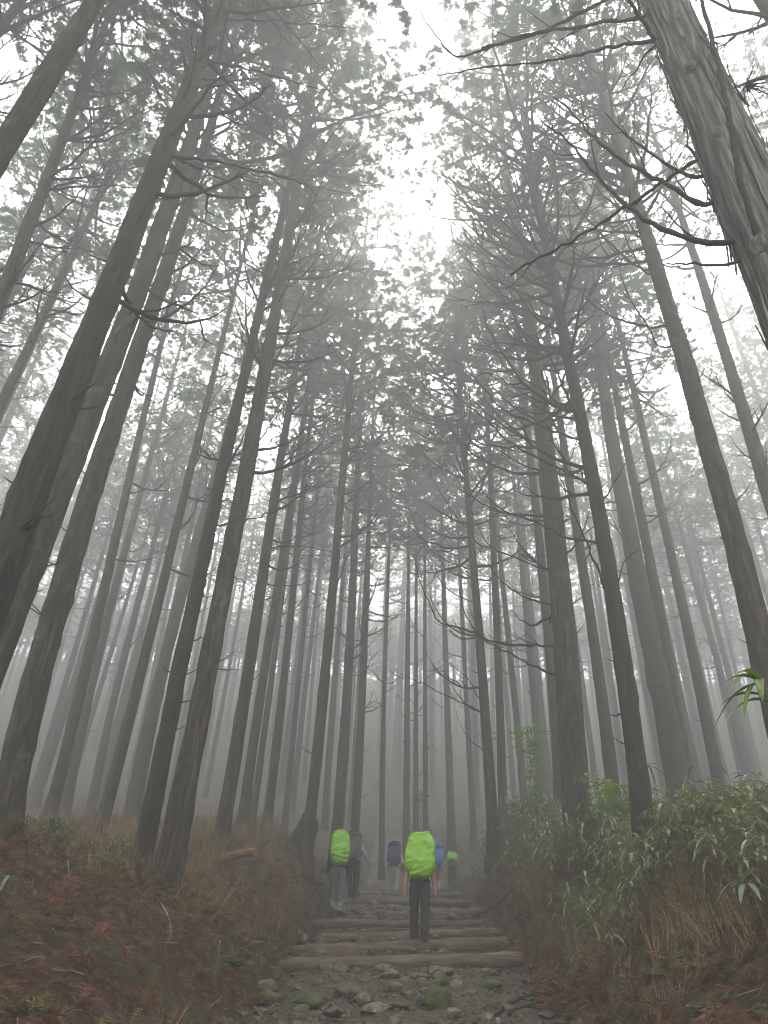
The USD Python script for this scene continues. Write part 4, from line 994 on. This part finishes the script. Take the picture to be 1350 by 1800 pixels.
# -- low green sprigs and ferns among the litter
groups = []
for k in range(4):
    mb = MB()
    for _ in range(7):
        az = g.uniform(0, 6.28); d = np.array([math.cos(az), math.sin(az), g.uniform(.3, 1.2)]); L = g.uniform(.08, .2); t = np.linspace(0, 1, 4)[:, None]
        S = d * L * t - UP * L * .4 * t ** 2; mb.add(*tube(S, .002, 3, cap=False))
        for u in np.linspace(.3, 1, 5):
            for s_ in (-1, 1):
                b = np.array([np.interp(u, t[:, 0], S[:, j]) for j in range(3)]); mb.add(*blade(g, b, np.array([-d[1] * s_ + d[0] * .4, d[0] * s_ + d[1] * .4, .1]), .05, .02, .2, seg=2))
    p = scat(1300, g, -7, 8, 3.5, 19, lambda x, y: (sd(x, y) > .1) & (bigz((x, y)) > .52), .0)
    n = len(p); groups.append((mb.out(), M['shrub'], p, np.stack([g.normal(0, .2, n), g.normal(0, .2, n), g.uniform(0, 6.28, n)], 1), g.uniform(.4, .95, n)))
instancer('low_ground_cover', groups, 'scattered low green sprigs growing through the litter', 'ground cover')
# -- dry grass
groups = []
for k in range(5):
    mb = MB()
    for _ in range(16):
        az = g.uniform(0, 6.28); d = np.array([math.cos(az) * .35, math.sin(az) * .35, 1.]); mb.add(*blade(g, g.normal(0, .05, 3) * [1, 1, 0], d, g.uniform(.35, .85), .009, g.uniform(.1, .6), seg=4))
    pa = scat(230, g, -6.5, -1.4, 12.2, 24, lambda x, y: (sd(x, y) > .1) & (g.random(len(x)) < .8))
    pb = scat(620, g, 2.1, 9.5, 7.5, 20, lambda x, y: (sd(x, y) > .35))
    pc = scat(170, g, -6.5, 2.5, 7, 15, lambda x, y: (sd(x, y) > .05) & (bigz((x, y)) > .56))
    p = np.vstack([pa, pb, pc]); n = len(p)
    groups.append((mb.out(), M['straw'], p, np.stack([g.normal(0, .25, n), g.normal(0, .25, n), g.uniform(0, 6.28, n)], 1), g.uniform(.4, 1.05, n)))
instancer('dry_grass', groups, 'straw coloured dry grass and dead stalks on the banks', 'grass')
# -- bamboo grass thicket on the right bank: culms brown, leaves green above, dead leaves below
kinds = []
for k in range(8):
    hh = g.uniform(.9, 1.38); kinds.append((sasa(g, hh, int(g.integers(10, 16)), .29, .6, .045), sasa(g, hh * .9, 15, .21, .1, .018)))
pS = scat(6000, g, 2.2, 13, 6.5, 26, lambda x, y: (sd(x, y) > .25 + .3 * bigz((x, y)) * 2 - .3) & ((y > 9.2) | (x > 3.4)) & (meshkit.noise(np.stack([x * 1.3, y * 1.3, x * 0], -1), 41) > .3) & (g.random(len(x)) < np.clip((sd(x, y) + .1) / 1.1, 0, 1) * np.clip(1.5 - y / 30, .2, 1) * .62))
gS = [[] for _ in range(8)]
for q_ in pS:
    gS[int(g.integers(0, 8))].append(q_)
groups = []
for (ks, kd), p in zip(kinds, gS):
    p = np.array(p); n = len(p); e = np.stack([g.normal(0, .12, n), g.normal(0, .12, n), g.uniform(0, 6.28, n)], 1)
    s = np.clip(.42 + .6 * sd(p[:, 0], p[:, 1]) / 1.3 + .12 * (p[:, 1] > 12.5), .42, 1.0) * g.uniform(.72, 1.08, n) * np.clip(.97 - (p[:, 0] - 3.4) * .17, .45, .9)
    groups += [(ks[1], M['sasa'], p, e, s), (ks[0], M['straw'], p, e, s), (kd[1], M['straw'], p, e + [0, 0, 1.], s), (kd[0], M['twig'], p, e + [0, 0, 1.], s)]
instancer('bamboo_grass', groups, 'dense thicket of leafy bamboo grass on the right bank', 'bamboo grass')


# -- single plants that can be told apart
def plant(name, label, cat, loc, stems, leaves, ms, ml, group=None, each=True):
    x = xf(name, loc); tag(x, label, cat, group)
    obj('stem', stems, ms, x, smooth=False)
    if each:
        for l in leaves:
            obj('leaf', l, ml, x, smooth=True)
    else:
        obj('foliage', leaves, ml, x)
    return x


def fan_plant(px, py, zc, label, m_, L, w, n, spread, g, hgt=.5, stem='straw', aim=None):
    tip = at(px, py, zc); loc = np.array([tip[0] + .05, tip[1], float(H(tip[0], tip[1]))]); top = tip - loc
    t = np.linspace(0, 1, 8)[:, None]; S = top * t + np.array([.06, 0, 0]) * np.sin(t * 3); st = tube(S, .006 * (1 - .5 * t[:, 0]), 5)
    lv = []
    for k in range(n):
        az = (k / n) * 6.28 + g.normal(0, .3) if aim is None else aim + g.normal(0, spread)
        lv.append(blade(g, top * (1 - .04 * g.random()), np.array([math.cos(az), math.sin(az), g.uniform(-.15, .5)]), L * g.uniform(.75, 1.15), w * g.uniform(.8, 1.1), g.uniform(.45, 1.0), seg=8))
    return plant('bamboo_grass_plant', label, 'plant', loc, st, lv, M[stem], M[m_])


g = np.random.default_rng(81)
fan_plant(1338, 1195, 2.9, 'fresh green bamboo leaf sprig reaching in at the right edge before a trunk', 'sasa_near', .24, .03, 8, .55, g, aim=3.4, stem='sasa_near')
fan_plant(1312, 1555, 6.6, 'bluish green drooping bamboo plant low at the right edge', 'sasa_blue', .38, .05, 8, 1, g)
fan_plant(1345, 1475, 7.4, 'broad leaved bamboo plant at the right edge above the bluish one', 'sasa_near', .34, .04, 8, 1, g)
fan_plant(1290, 1400, 9.0, 'arching green bamboo plant on top of the thicket at the right', 'sasa', .36, .045, 9, 1, g)
fan_plant(1165, 1565, 9.4, 'grey green bamboo sprig in front of the dark mossy trunk', 'sasa_blue', .28, .035, 8, 1, g)
fan_plant(1112, 1545, 9.2, 'upright thin leaved bamboo sprig left of the dark mossy trunk', 'sasa', .28, .028, 6, 1, g)
fan_plant(18, 1540, 7.2, 'pale green blade leaved plant at the left edge of the bank', 'sasa_blue', .3, .03, 6, 1, g)
fan_plant(60, 1750, 5.6, 'small bright fern like plant in the lower left litter', 'fern', .13, .016, 12, 1, g, stem='fern')
fan_plant(1040, 1620, 8.6, 'low bamboo sprig with pale tips near the right path edge', 'sasa', .22, .028, 7, 1, g)
fan_plant(1138, 1340, 9.3, 'yellowed bamboo sprig growing up against the dark mossy trunk', 'straw', .24, .024, 6, 1, g)


def bush(px, py, wpx, hpx, zc, label, m_, g, nleaf, lw=.028, ll=.055, name='leafy_shrub', stems=9, cat='shrub', trunkr=.008):
    base = at(px, py, zc); w = wpx / F * zc / 2; h = hpx / F * zc
    loc = np.array([base[0], base[1], float(H(base[0], base[1]))]); lift = base[2] - loc[2]
    st = MB(); tips = []
    for k in range(stems):
        az = g.uniform(0, 6.28); rr = w * g.uniform(.2, .95); e = np.array([math.cos(az) * rr, math.sin(az) * rr * .8, max(lift, 0) + h * g.uniform(.35, 1.0)])
        t = np.linspace(0, 1, 6)[:, None]; S = e * np.c_[t ** 1.4, t ** 1.4, t] + g.normal(0, .008, (6, 3)) * t; st.add(*tube(S, trunkr * (1 - .75 * t[:, 0]), 4))
        for _ in range(4):
            i = g.integers(2, 6); e2 = S[i] + g.normal(0, 1, 3) * np.array([.3, .3, .12]) * w; tips.append(e2); st.add(*tube(np.array([S[i], e2]), .0025, 3))
        tips.append(S[-1])
    tips = np.array(tips); n = nleaf
    pos = tips[g.integers(0, len(tips), n)] + g.normal(0, 1, (n, 3)) * np.array([.2, .2, .08]) * w
    tv = np.array([[0, 0, 0], [.5, .5, .08], [1, 0, -.05], [.5, -.5, .08]]) * np.array([ll, lw, .04]); tf = np.array([[0, 1, 2], [0, 2, 3]])
    R_ = np.array([rotm([0, 0, 1], g.uniform(0, 6.28)) @ rotm([0, 1, 0], g.normal(.2, .4)) @ rotm([1, 0, 0], g.normal(0, .45)) for _ in range(n)])
    return plant(name, label, cat, loc, st.out(), scatter_template(tv, tf, pos, R_, g.uniform(.6, 1.3, n)), M['twig'], M[m_], each=False)


bush(85, 1500, 62, 62, 10.5, 'leafy green shrub at the foot of the thick lower left trunk', 'shrub', g, 520)
bush(185, 1512, 60, 52, 11.0, 'yellowish green shrub below the darker slim trunk on the left bank', 'shrub', g, 420)
bush(125, 1530, 60, 38, 10.0, 'low dark stemmed shrub between the two left bank shrubs', 'shrub', g, 260)
bush(222, 1505, 30, 28, 10.2, 'small shrub sprig touching the slim mossy trunk', 'shrub', g, 110)
bush(160, 1600, 60, 34, 8.6, 'low yellow green bush in the litter left of the close pair of trunks', 'fern', g, 260)
bush(15, 1480, 46, 40, 9.2, 'dark green shrub against the left edge of the frame', 'shrub', g, 240)
bush(100, 1585, 50, 26, 9, 'thin pale sprig below the low dark stemmed shrub', 'shrub', g, 120)
bush(1072, 1412, 74, 44, 13.2, 'bright yellow green sapling between two trunks above the bamboo grass', 'maple', g, 620, .06, .075, 'sapling', 8, 'sapling')
bush(935, 1330, 60, 62, 21, 'hazy light green sapling crown before the trunks right of the path', 'maple', g, 900, .07, .09, 'sapling', 12, 'sapling', .012)
bush(735, 1318, 54, 22, 33, 'dark hazy tuft of foliage on the three close upright trunks', 'needles', g, 300, .08, .1, 'foliage_tuft', 8, 'foliage')
bush(520, 1745, 26, 14, 8.2, 'tiny pale leaved sprig on the dark mossy boulder', 'fern', g, 60, .02, .03, 'tiny_sprig', 6, 'sprig', .003)

# moss patches on the banks
for (x, y, w, lab) in [(400, 1690, 60, 'flat moss cushion on the left bank above the boulders'), (1165, 1715, 60, 'green moss cushion in the litter of the lower right bank'), (1245, 1775, 50, 'moss cushion near the lower right corner'), (455, 1650, 36, 'small moss cushion at the top of the left bank cutting')]:
    p = hit(x, y); s = trimesh.creation.icosphere(4, 1.0); v = np.array(s.vertices); sz = w / F * zc_of(p) / 2
    v *= (1 + .5 * (meshkit.fbm(v * 3 + x, 4, 6) - .5))[:, None]
    tag(obj('moss_cushion', (v * sz * np.array([1, .8, .28]) + p, s.faces), M['moss'], smooth=True), lab, 'moss')


# -- sticks, roots, fallen log, stump
def stick(pxs, r, label, m_, name='fallen_stick', cat='stick', lift=.03, rise=None, fork=None):
    pts = np.array([hit(x, y) for x, y in pxs]); pts[:, 2] += lift
    if rise is not None:
        pts[:, 2] += np.array(rise)
    s = np.r_[0, np.cumsum(np.linalg.norm(np.diff(pts, axis=0), axis=1))]; t = np.linspace(0, s[-1], max(10, 6 * len(pxs)))
    Q = np.stack([PchipInterpolator(s, pts[:, k])(t) for k in range(3)], 1) + g.normal(0, r * .25, (len(t), 3))
    mb = MB(); mb.add(*tube(Q, r * (1 - .6 * t / s[-1]) * (1 + g.normal(0, .1, len(t))), 7))
    for _ in range(3):
        k = g.integers(2, len(Q) - 2); d = g.normal(size=3) * [1, 1, .3]; mb.add(*tube(Q[k] + d * np.linspace(0, .12, 3)[:, None], r * np.array([.5, .35, .1]), 4))
    tag(obj(name, mb.out(), M[m_], smooth=True), label, cat)


stick([(1190, 1644), (1236, 1643), (1274, 1644)], .007, 'straight pale stick lying level in the right bank litter', 'pale_stick', lift=.12)
stick([(1000, 1795), (1040, 1740), (1090, 1700)], .035, 'thick crooked fallen branch in the lower right corner litter', 'twig', 'fallen_branch', 'branch')
stick([(870, 1790), (905, 1765), (950, 1748), (985, 1752)], .035, 'gnarled root crossing the right foot of the path', 'deadwood', 'exposed_root', 'root')
stick([(895, 1790), (930, 1772), (975, 1765)], .028, 'second gnarled root just below the one at the right path foot', 'deadwood', 'exposed_root', 'root')
stick([(835, 1610), (870, 1595), (905, 1565)], .035, 'root like branch along the right end of the fifth step log', 'deadwood', 'exposed_root', 'root')
stick([(866, 1650), (885, 1630), (915, 1612), (938, 1592)], .03, 'twisted root at the right ends of the third and fourth step logs', 'deadwood', 'exposed_root', 'root')
stick([(278, 1608), (296, 1635), (293, 1662)], .009, 'pale forked stick standing below the stout bare trunk', 'pale_stick', rise=[.1, .05, 0])
stick([(385, 1672), (380, 1700), (376, 1728)], .008, 'pale upright stick low on the left bank', 'pale_stick', rise=[.15, .08, 0])
stick([(105, 1715), (135, 1745), (165, 1780)], .012, 'dark diagonal stick in the lower left litter', 'twig')
stick([(385, 1735), (415, 1755), (442, 1763)], .012, 'slender curved stick above the dark earthy boulder', 'twig')
stick([(110, 1545), (116, 1585), (120, 1618)], .012, 'thin upright dead stem on the left bank below the shrubs', 'twig', rise=[.15, .1, 0])
stick([(90, 1635), (130, 1637), (170, 1634)], .014, 'grey horizontal stick half way down the left bank', 'twig')
stick([(60, 1620), (75, 1600), (100, 1580)], .01, 'short slanting stick near the left edge of the bank', 'twig')
stick([(1005, 1640), (1015, 1655), (1030, 1690)], .012, 'pale split bamboo stalk at the right path edge', 'pale_stick', rise=[.25, .12, 0])
stick([(1225, 1688), (1250, 1700), (1275, 1712)], .012, 'pale broken stalk in the litter below the level stick', 'pale_stick', lift=.06)
stick([(447, 1775), (458, 1790), (466, 1799)], .01, 'short pale stick at the bottom edge beside the path', 'pale_stick')
stick([(320, 1545), (360, 1530), (405, 1528)], .012, 'grey twig lying right of the stout bare trunk', 'twig')
stick([(505, 1520), (535, 1545), (560, 1562)], .05, 'fallen dark limb on the left cutting above the path', 'deadwood', 'fallen_branch', 'branch')
stick([(480, 1500), (520, 1540)], .03, 'thin fallen limb leaning down the left cutting', 'deadwood', 'fallen_branch', 'branch')
# the sawn log
p = hit(392, 1512); q_ = at(448, 1499, zc_of(p) * .97)
x = xf('sawn_log', p); tag(x, 'orange brown sawn log lying on the left bank behind the dry grass', 'log')
a_ = np.array([0, 0, .06]); b_ = q_ - p
obj('log_body', log_mesh(a_, b_, .075, g), M['cutwood'], x, smooth=50)
d = (b_ - a_) / np.linalg.norm(b_ - a_); obj('cut_end', tube(np.array([b_ + d * .004, b_ + d * .012]), .066, 16), M['cutwood'], x)
# the rotten stump
pb = at(522, 1492, 19.5); pb[2] = float(H(pb[0], pb[1])) - .1
zt = at(530, 1432, 19.5)[2]; n_ = 14; z = np.linspace(pb[2], zt, n_)
sh = 1 + .3 * (meshkit.fbm(np.stack([np.cos(np.linspace(0, 6.28, 20, endpoint=False))[None] * 1.5 + z[:, None] * 0, np.sin(np.linspace(0, 6.28, 20, endpoint=False))[None] * 1.5 + z[:, None] * 0, z[:, None] + np.zeros((1, 20))], -1) * 1.6, 3, 3) - .5)
v, f = tube(np.stack([pb[0] + (z - z[0]) * .3, np.full(n_, pb[1]), z], 1), .36 * (1 - .35 * np.linspace(0, 1, n_)) + .12 * np.exp(-(z - z[0]) / .2), 20, sh)
top = v[:, 2] > z[-3]; v[top, 2] += (meshkit.noise(v[top] * 6, 4) - .5) * .5
tag(obj('rotten_stump', (v, f), M['bark_dark'], smooth=50), 'dark broken stump leaning on the left bank in the fog', 'stump')

# ------------------------------------------------------------------ the hikers
_ICO = np.array(trimesh.creation.icosphere(1).vertices)


def ball(c, r):
    return np.asarray(c) + _ICO * np.asarray(r)


def hull(*sets):
    return manifold3d.Manifold.hull_points(np.vstack(sets).astype(np.float32))


def blend(parts, edge=.03, it=6):
    mm = manifold3d.Manifold.batch_boolean(parts, manifold3d.OpType.Add).refine_to_length(edge)
    k = mm.to_mesh(); t = trimesh.Trimesh(k.vert_properties[:, :3], k.tri_verts)
    trimesh.smoothing.filter_taubin(t, lamb=.5, nu=.53, iterations=it)
    return t


def chain(pts, rad):
    return [hull(ball(pts[i], rad[i]), ball(pts[i + 1], rad[i + 1])) for i in range(len(pts) - 1)]


def hiker(loc, s, label, head=0, lean=.2, stride=.2, arms=((.12, 0., .1), (.12, 0., .1)), top='white_cloth', sleeve=.5, pants='charcoal_cloth', hat=None, feet='boot_leather', gaiter=None, shorts=False, lift=(0, 0)):
    """walks towards +y (turned by head degrees); arms: per side (out, forward swing, elbow bend) in radians"""
    T = xf('hiker', loc, head, s); tag(T, label, 'person', 'hikers climbing the path')
    V = lambda *a: np.array(a, float)
    pel = V(0, 0, .93); ax = V(0, math.sin(lean), math.cos(lean)); fwd = V(0, math.cos(lean), -math.sin(lean))
    up = lambda z, x=0, y=0: pel + ax * (z - .93) + V(x, 0, 0) + fwd * y
    neck, head_c = up(1.47), up(1.615, 0, .05)
    body, tr, sh, boots = [], [], [], []
    body += [hull(ball(up(1.36), (.165, .10, .10)), ball(up(1.1), (.135, .095, .09))), hull(ball(up(1.1), (.135, .095, .09)), ball(pel, (.15, .105, .10))),
             hull(ball(up(1.42), (.09, .07, .05)), ball(neck, .055)), hull(ball(neck, .055), ball(up(1.53, 0, .02), .052))]
    body += [hull(ball(head_c, (.075, .092, .10)), ball(head_c + V(0, .03, -.075), (.05, .06, .045))), hull(ball(head_c + V(0, .095, -.01), .018), ball(head_c + V(0, .112, -.035), .014))]
    for sx in (-1, 1):
        body.append(hull(ball(head_c + V(sx * .078, -.005, -.01), (.012, .022, .032))))
    legs = []
    for k, sx in enumerate((-1, 1)):
        y = stride * (1 if k == 0 else -1); hip = pel + V(sx * .09, 0, -.04)
        ank = V(sx * .085, y, .09 + lift[k]); mid = (hip + ank) / 2 + V(sx * .012, .05 + .5 * lift[k], .03)
        dl = np.linalg.norm(ank - hip); legs.append((hip, mid, ank))
        body += chain([hip, mid, ank], [.085, .056, .04])
        body.append(hull(ball(ank, .04), ball(ank + V(sx * .015, .11, -.055), (.04, .05, .03))))
        if shorts:
            tr += chain([hip, hip * .25 + mid * .75], [.105, .1])
        else:
            tr += chain([hip, mid, ank + V(0, -.005, .045)], [.108, .082, .072])
            tr.append(hull(ball(mid + (ank - mid) * .3, .082), ball(ank + V(0, -.01, .08), .074)))
        fb = [hull(ball(ank + V(0, -.02, -.04), (.045, .06, .045)), ball(ank + V(sx * .015, .14, -.058), (.046, .06, .03))), hull(ball(ank + V(0, -.01, .05), .052), ball(ank + V(0, -.01, -.04), .052))]
        boots.append(blend(fb, .03, 3))
    tr.append(hull(ball(pel + V(.06, 0, 0), (.115, .125, .11)), ball(pel + V(-.06, 0, 0), (.115, .125, .11))))
    sh += [hull(ball(up(1.37), (.178, .115, .105)), ball(up(1.12), (.155, .112, .09))), hull(ball(up(1.12), (.155, .112, .09)), ball(up(.95), (.165, .125, .06)))]
    for k, sx in enumerate((-1, 1)):
        out, swing, bend = arms[k]
        S = up(1.395, sx * .185)
        d = V(sx * math.sin(out), math.sin(swing), -math.cos(out) * math.cos(swing)); d /= np.linalg.norm(d)
        E = S + d * .29; d2 = d * math.cos(bend) + V(-sx * .12, 1, .12) * math.sin(bend); d2 /= np.linalg.norm(d2)
        Wr = E + d2 * .245
        body += chain([up(1.38, sx * .12), S, E, Wr], [.06, .052, .041, .028])
        # the hand: palm, four bent fingers of different length, a thumb from the side of the palm
        fr = V(0, 1, 0) - d2 * d2[1]; fr /= max(np.linalg.norm(fr), 1e-6); inn = np.cross(d2, fr) * 1.0
        inn = inn if inn[0] * -sx > 0 else -inn
        K = Wr + d2 * .085
        body.append(hull(ball(Wr, (.022, .026, .022)), *[ball(K + fr * q, .0135) for q in (-.03, -.01, .012, .03)]))
        for q, l in ((-.032, .062), (-.011, .076), (.011, .082), (.031, .072)):
            a0 = K + fr * q; a1 = a0 + (d2 * .8 + inn * .35) * l * .5; a2 = a1 + (d2 * .55 + inn * .75) * l * .5
            body += chain([a0 - d2 * .02, a1, a2], [.0105, .0095, .008])
        th = Wr + d2 * .035 + fr * .024
        body += chain([th, th + (fr * .75 + d2 * .7) * .035, th + (fr * .75 + d2 * .7) * .035 + (d2 * .9 + inn * .35) * .032], [.013, .0115, .0095])
        sh += chain([up(1.38, sx * .1), S, S + (E - S) * min(sleeve, 1)], [.082, .07, .062])
        if sleeve > 1:
            sh += chain([E, E + (Wr - E) * .92], [.06, .046])
    obj('body', blend(body, .022, 4), M['skin'], T, smooth=True)
    obj('shirt' if sleeve < 1 else 'jacket', blend(sh, .035, 6), M[top], T, smooth=True)
    tb = blend(tr, .035, 6); vv = np.array(tb.vertices); vv += np.array(tb.vertex_normals) * (.018 * (meshkit.fbm(vv * np.array([7, 7, 16.]), 3, 3) - .5))[:, None]
    obj('shorts' if shorts else 'trousers', trimesh.Trimesh(vv, tb.faces), M[pants], T, smooth=True)
    for b in boots:
        obj('boot', b, M[feet], T, smooth=True)
    if gaiter:
        for h_, mi, an in legs:
            obj('gaiter', blend(chain([mi * .3 + an * .7, an + V(0, 0, .02)], [.088, .084]), .04, 3), M[gaiter], T, smooth=True)
    hm = blend([hull(ball(head_c + V(0, -.022, .02), (.085, .092, .10)), ball(head_c + V(0, -.05, -.05), (.07, .05, .045)))], .03, 3)
    obj('hair', hm, M['hair'], T, smooth=True)
    if hat:
        obj('hat', blend([hull(ball(head_c + V(0, -.01, .06), (.095, .11, .07))), hull(ball(head_c + V(0, 0, .045), (.15, .17, .014)))], .03, 2), M[hat], T, smooth=True)
    return dict(T=T, up=up, ax=ax, fwd=fwd, loc=np.asarray(loc), head=head, s=s)


def backpack(hk, label, mname, w=.5, h=.72, dpt=.36, z0=.98, straps='black_cloth', tilt=0.0, cover=True, seed=1, lid=None):
    """a rucksack under a rain cover, resting on the hiker's back; rounded box with creases pulled across it"""
    g = np.random.default_rng(seed)
    nu, nv = 64, 48
    a = np.linspace(0, 2 * np.pi, nu, endpoint=False); b = np.linspace(-np.pi / 2, np.pi / 2, nv)
    sg = lambda x, p: np.sign(x) * np.abs(x) ** p
    A, B = np.meshgrid(a, b)
    x = sg(np.cos(A), .6) * sg(np.cos(B), .42); y = sg(np.sin(A), .6) * sg(np.cos(B), .42); zz = sg(np.sin(B), .7)
    prof_ = 1 - .16 * np.clip(zz, 0, 1) ** 2 - .14 * np.clip(-zz, 0, 1) ** 2 + .07 * np.exp(-((zz + .45) / .3) ** 2)
    x, y = x * prof_ * w / 2, y * (prof_ + .1 * (zz < 0)) * dpt / 2; z = zz * h / 2
    P = np.stack([x, y, z], -1)
    # creases: folds pulled diagonally across the cover
    cr_ = np.zeros_like(x)
    for k in range(13):
        sl = g.normal(.0, .45); off = g.uniform(-.33, .36) * h / .72; fr = g.uniform(.012, .03); q = z - off - sl * x - .04 * np.sin(x * 9 + k)
        span = np.exp(-((x - g.uniform(-.2, .2) * w * 1.4) / (.22 * w / .5)) ** 2)
        cr_ += (g.uniform(.018, .038)) * np.exp(-(q / fr) ** 2) * span
        cr_ -= 1.0 * g.uniform(.014, .028) * np.exp(-((q - fr * 1.5) / fr) ** 2) * span
    cr_ += .018 * (meshkit.fbm(P * 6 + seed, 3, seed) - .5)
    if cover:
        cr_ -= .022 * np.exp(-((zz + .33 - .35 * x) / .045) ** 2)         # where the cover is drawn in
        cr_ += .012 * np.exp(-((zz + .42 - .35 * x) / .05) ** 2)
    nrm = P / np.maximum(np.linalg.norm(P / np.array([w, dpt, h]), axis=-1, keepdims=True), 1e-6) / np.array([w, dpt, h]) ** 2
    nrm /= np.maximum(np.linalg.norm(nrm, axis=-1, keepdims=True), 1e-6)
    P = P + nrm * cr_[..., None]
    v = P.reshape(-1, 3); i = (np.arange(nv - 1)[:, None] * nu + np.arange(nu)[None]).ravel(); j = (np.arange(nv - 1)[:, None] * nu + (np.arange(nu)[None] + 1) % nu).ravel()
    f = np.concatenate([np.stack([i, j, j + nu], 1), np.stack([i, j + nu, i + nu], 1)])
    up, ax, fwd = hk['up'], hk['ax'], hk['fwd']
    Tm = np.eye(3); c0 = up(z0 + h / 2, 0, -(.115 + dpt / 2))
    R_ = np.stack([[1, 0, 0], fwd, ax], 1) @ rotm([0, 1, 0], tilt)
    X_ = xf('backpack', hk['loc'], hk['head'], hk['s']); tag(X_, label, 'backpack', 'rucksacks carried by the hikers')
    obj('rain_cover' if cover else 'bag', (v @ R_.T + c0, f), M[mname], X_, smooth=True)
    if lid:
        lv = v * np.array([.92, .95, .26]); obj('lid', (lv @ R_.T + c0 + ax * (h * .46), f), M[lid], X_, smooth=True)
        pv = v * np.array([.62, .4, .5]); obj('pocket', (pv @ R_.T + c0 - fwd * (dpt * .42) - ax * (h * .12), f), M[lid], X_, smooth=True)
    mb = MB()
    for sx in (-1, 1):
        t = np.linspace(0, 1, 9); th = np.pi * t
        S = np.array([up(1.43 - .16 * (1 - math.cos(q)) - .02, sx * (.12 + .03 * math.sin(q)), -.13 + .27 * math.sin(q)) for q in th]); mb.add(*tube(S, .02, 6))
    obj('shoulder_straps', mb.out(), M[straps], X_, smooth=True)
    mb = MB(); t = np.linspace(0, 2 * np.pi, 24); S = np.array([up(.99, .175 * math.cos(q), .135 * math.sin(q)) for q in t]); mb.add(*tube(S, .022, 6)); obj('hip_belt', mb.out(), M[straps], X_, smooth=True)
    return X_


def stand(px, py, ytop, href):
    """(place of the feet on the path, size so that the figure's top at href metres is seen at ytop)"""
    p = hit(px, py, 12); d = ray(px, ytop); t = (p[0] * d[0] + p[1] * d[1]) / (d[0] ** 2 + d[1] ** 2)
    s_ = (EYE[2] + t * d[2] - p[2]) / href
    print('hiker', p.round(2), round(s_, 3))
    return p, float(np.clip(s_, .7, 1.12))


hk = hiker(*stand(737, 1658, 1475, 1.72), 'front hiker in dark trousers and teal shirt, bare arms hanging, nearest of the group', -2, .18, .17, ((.16, -.05, .12), (.2, .02, .1)), 'teal_cloth', .55, 'charcoal_cloth', lift=(.0, 0))
backpack(hk, 'big lime green covered rucksack on the front hiker', 'lime_nylon', .56, .8, .4, .94, tilt=.05, seed=3)
hk = hiker(*stand(590, 1600, 1468, 1.74), 'left hiker in dark jacket and grey trousers with pale gaiters', 4, .15, .08, ((.14, .0, .1), (.12, .3, .4)), 'black_cloth', 1.5, 'grey_cloth', gaiter='gaiter_cloth', hat=None)
backpack(hk, 'lime green covered rucksack on the left hiker with pale gaiters', 'lime_nylon', .50, .84, .38, .93, tilt=-.05, seed=8)
hk = hiker(*stand(619, 1582, 1471, 1.68), 'hiker in lilac shirt and dark trousers walking with poles beside the left hiker', -14, .2, .16, ((.2, .3, .6), (.42, .35, 1.0)), 'lilac_cloth', .6, 'black_cloth', hat='grey_nylon')
backpack(hk, 'dark grey rucksack on the hiker in the lilac shirt', 'grey_nylon', .44, .74, .34, .93, cover=False, seed=12, lid='grey_nylon')
for dx, lab, a_ in ((-.32, 'left thin trekking pole of the hiker in the lilac shirt', .1), (.02, 'right thin trekking pole beside the hiker in the lilac shirt', -.06)):
    b0 = hk['loc'] + np.array([dx, -.25, 0]); b0[2] = float(H(b0[0], b0[1])); x = xf('trekking_pole', b0); tag(x, lab, 'pole', None)
    t = np.linspace(0, 1, 6)[:, None]; top = np.array([a_, .2, 1.05])
    obj('shaft', tube(top * t, .009, 6), M['pole_metal'], x, smooth=True); obj('grip', tube(top * np.array([[.92], [1.04]]), .017, 8), M['black_cloth'], x, smooth=True)
    obj('basket', tube(np.array([top * .05, top * .06]), .04, 10), M['black_cloth'], x)
hk = hiker(*stand(692, 1577, 1490, 1.66), 'hazy hiker in white shirt and pale trousers near the middle of the path', -10, .25, .2, ((.25, .3, .5), (.4, .25, .7)), 'white_cloth', .6, 'beige_cloth', hat='navy_nylon')
backpack(hk, 'navy blue rucksack on the hiker in pale trousers', 'navy_nylon', .5, .74, .36, .95, cover=False, seed=15, lid='navy_nylon')
hk = hiker(*stand(767, 1574, 1493, 1.68), 'hazy hiker with bare legs and rust shorts, half hidden behind the front hiker', 3, .2, .12, ((.15, .1, .2), (.15, .1, .2)), 'teal_cloth', .55, 'rust_cloth', shorts=True)
backpack(hk, 'bright blue rucksack showing right of the front hiker', 'blue_nylon', .48, .78, .36, .95, cover=False, seed=17, lid='blue_nylon')
hk = hiker(*stand(795, 1565, 1503, 1.5), 'farthest hiker, small and hazy, bending forward under a green load', 0, .5, .1, ((.5, .3, .6), (.5, .3, .6)), 'lime_nylon', .6, 'charcoal_cloth', hat='lime_nylon')
backpack(hk, 'small pale lime green rucksack on the farthest hiker', 'lime_nylon', .52, .52, .34, 1.02, seed=21)

# ------------------------------------------------------------------ the fog
fog = usdkit.material(stage, '/World/Looks/fog', {'v': ('principled_volume', {'color': (0.95, 0.95, 0.925), 'density': FOG, 'anisotropy': 0.6})}, [], volume='v.volume')
hz = trimesh.creation.box(bounds=[[-126, -66, -9.5], [126, 132, 75]])
tag(obj('haze', hz, fog), 'pale mountain fog filling the forest', 'fog', kind='stuff')
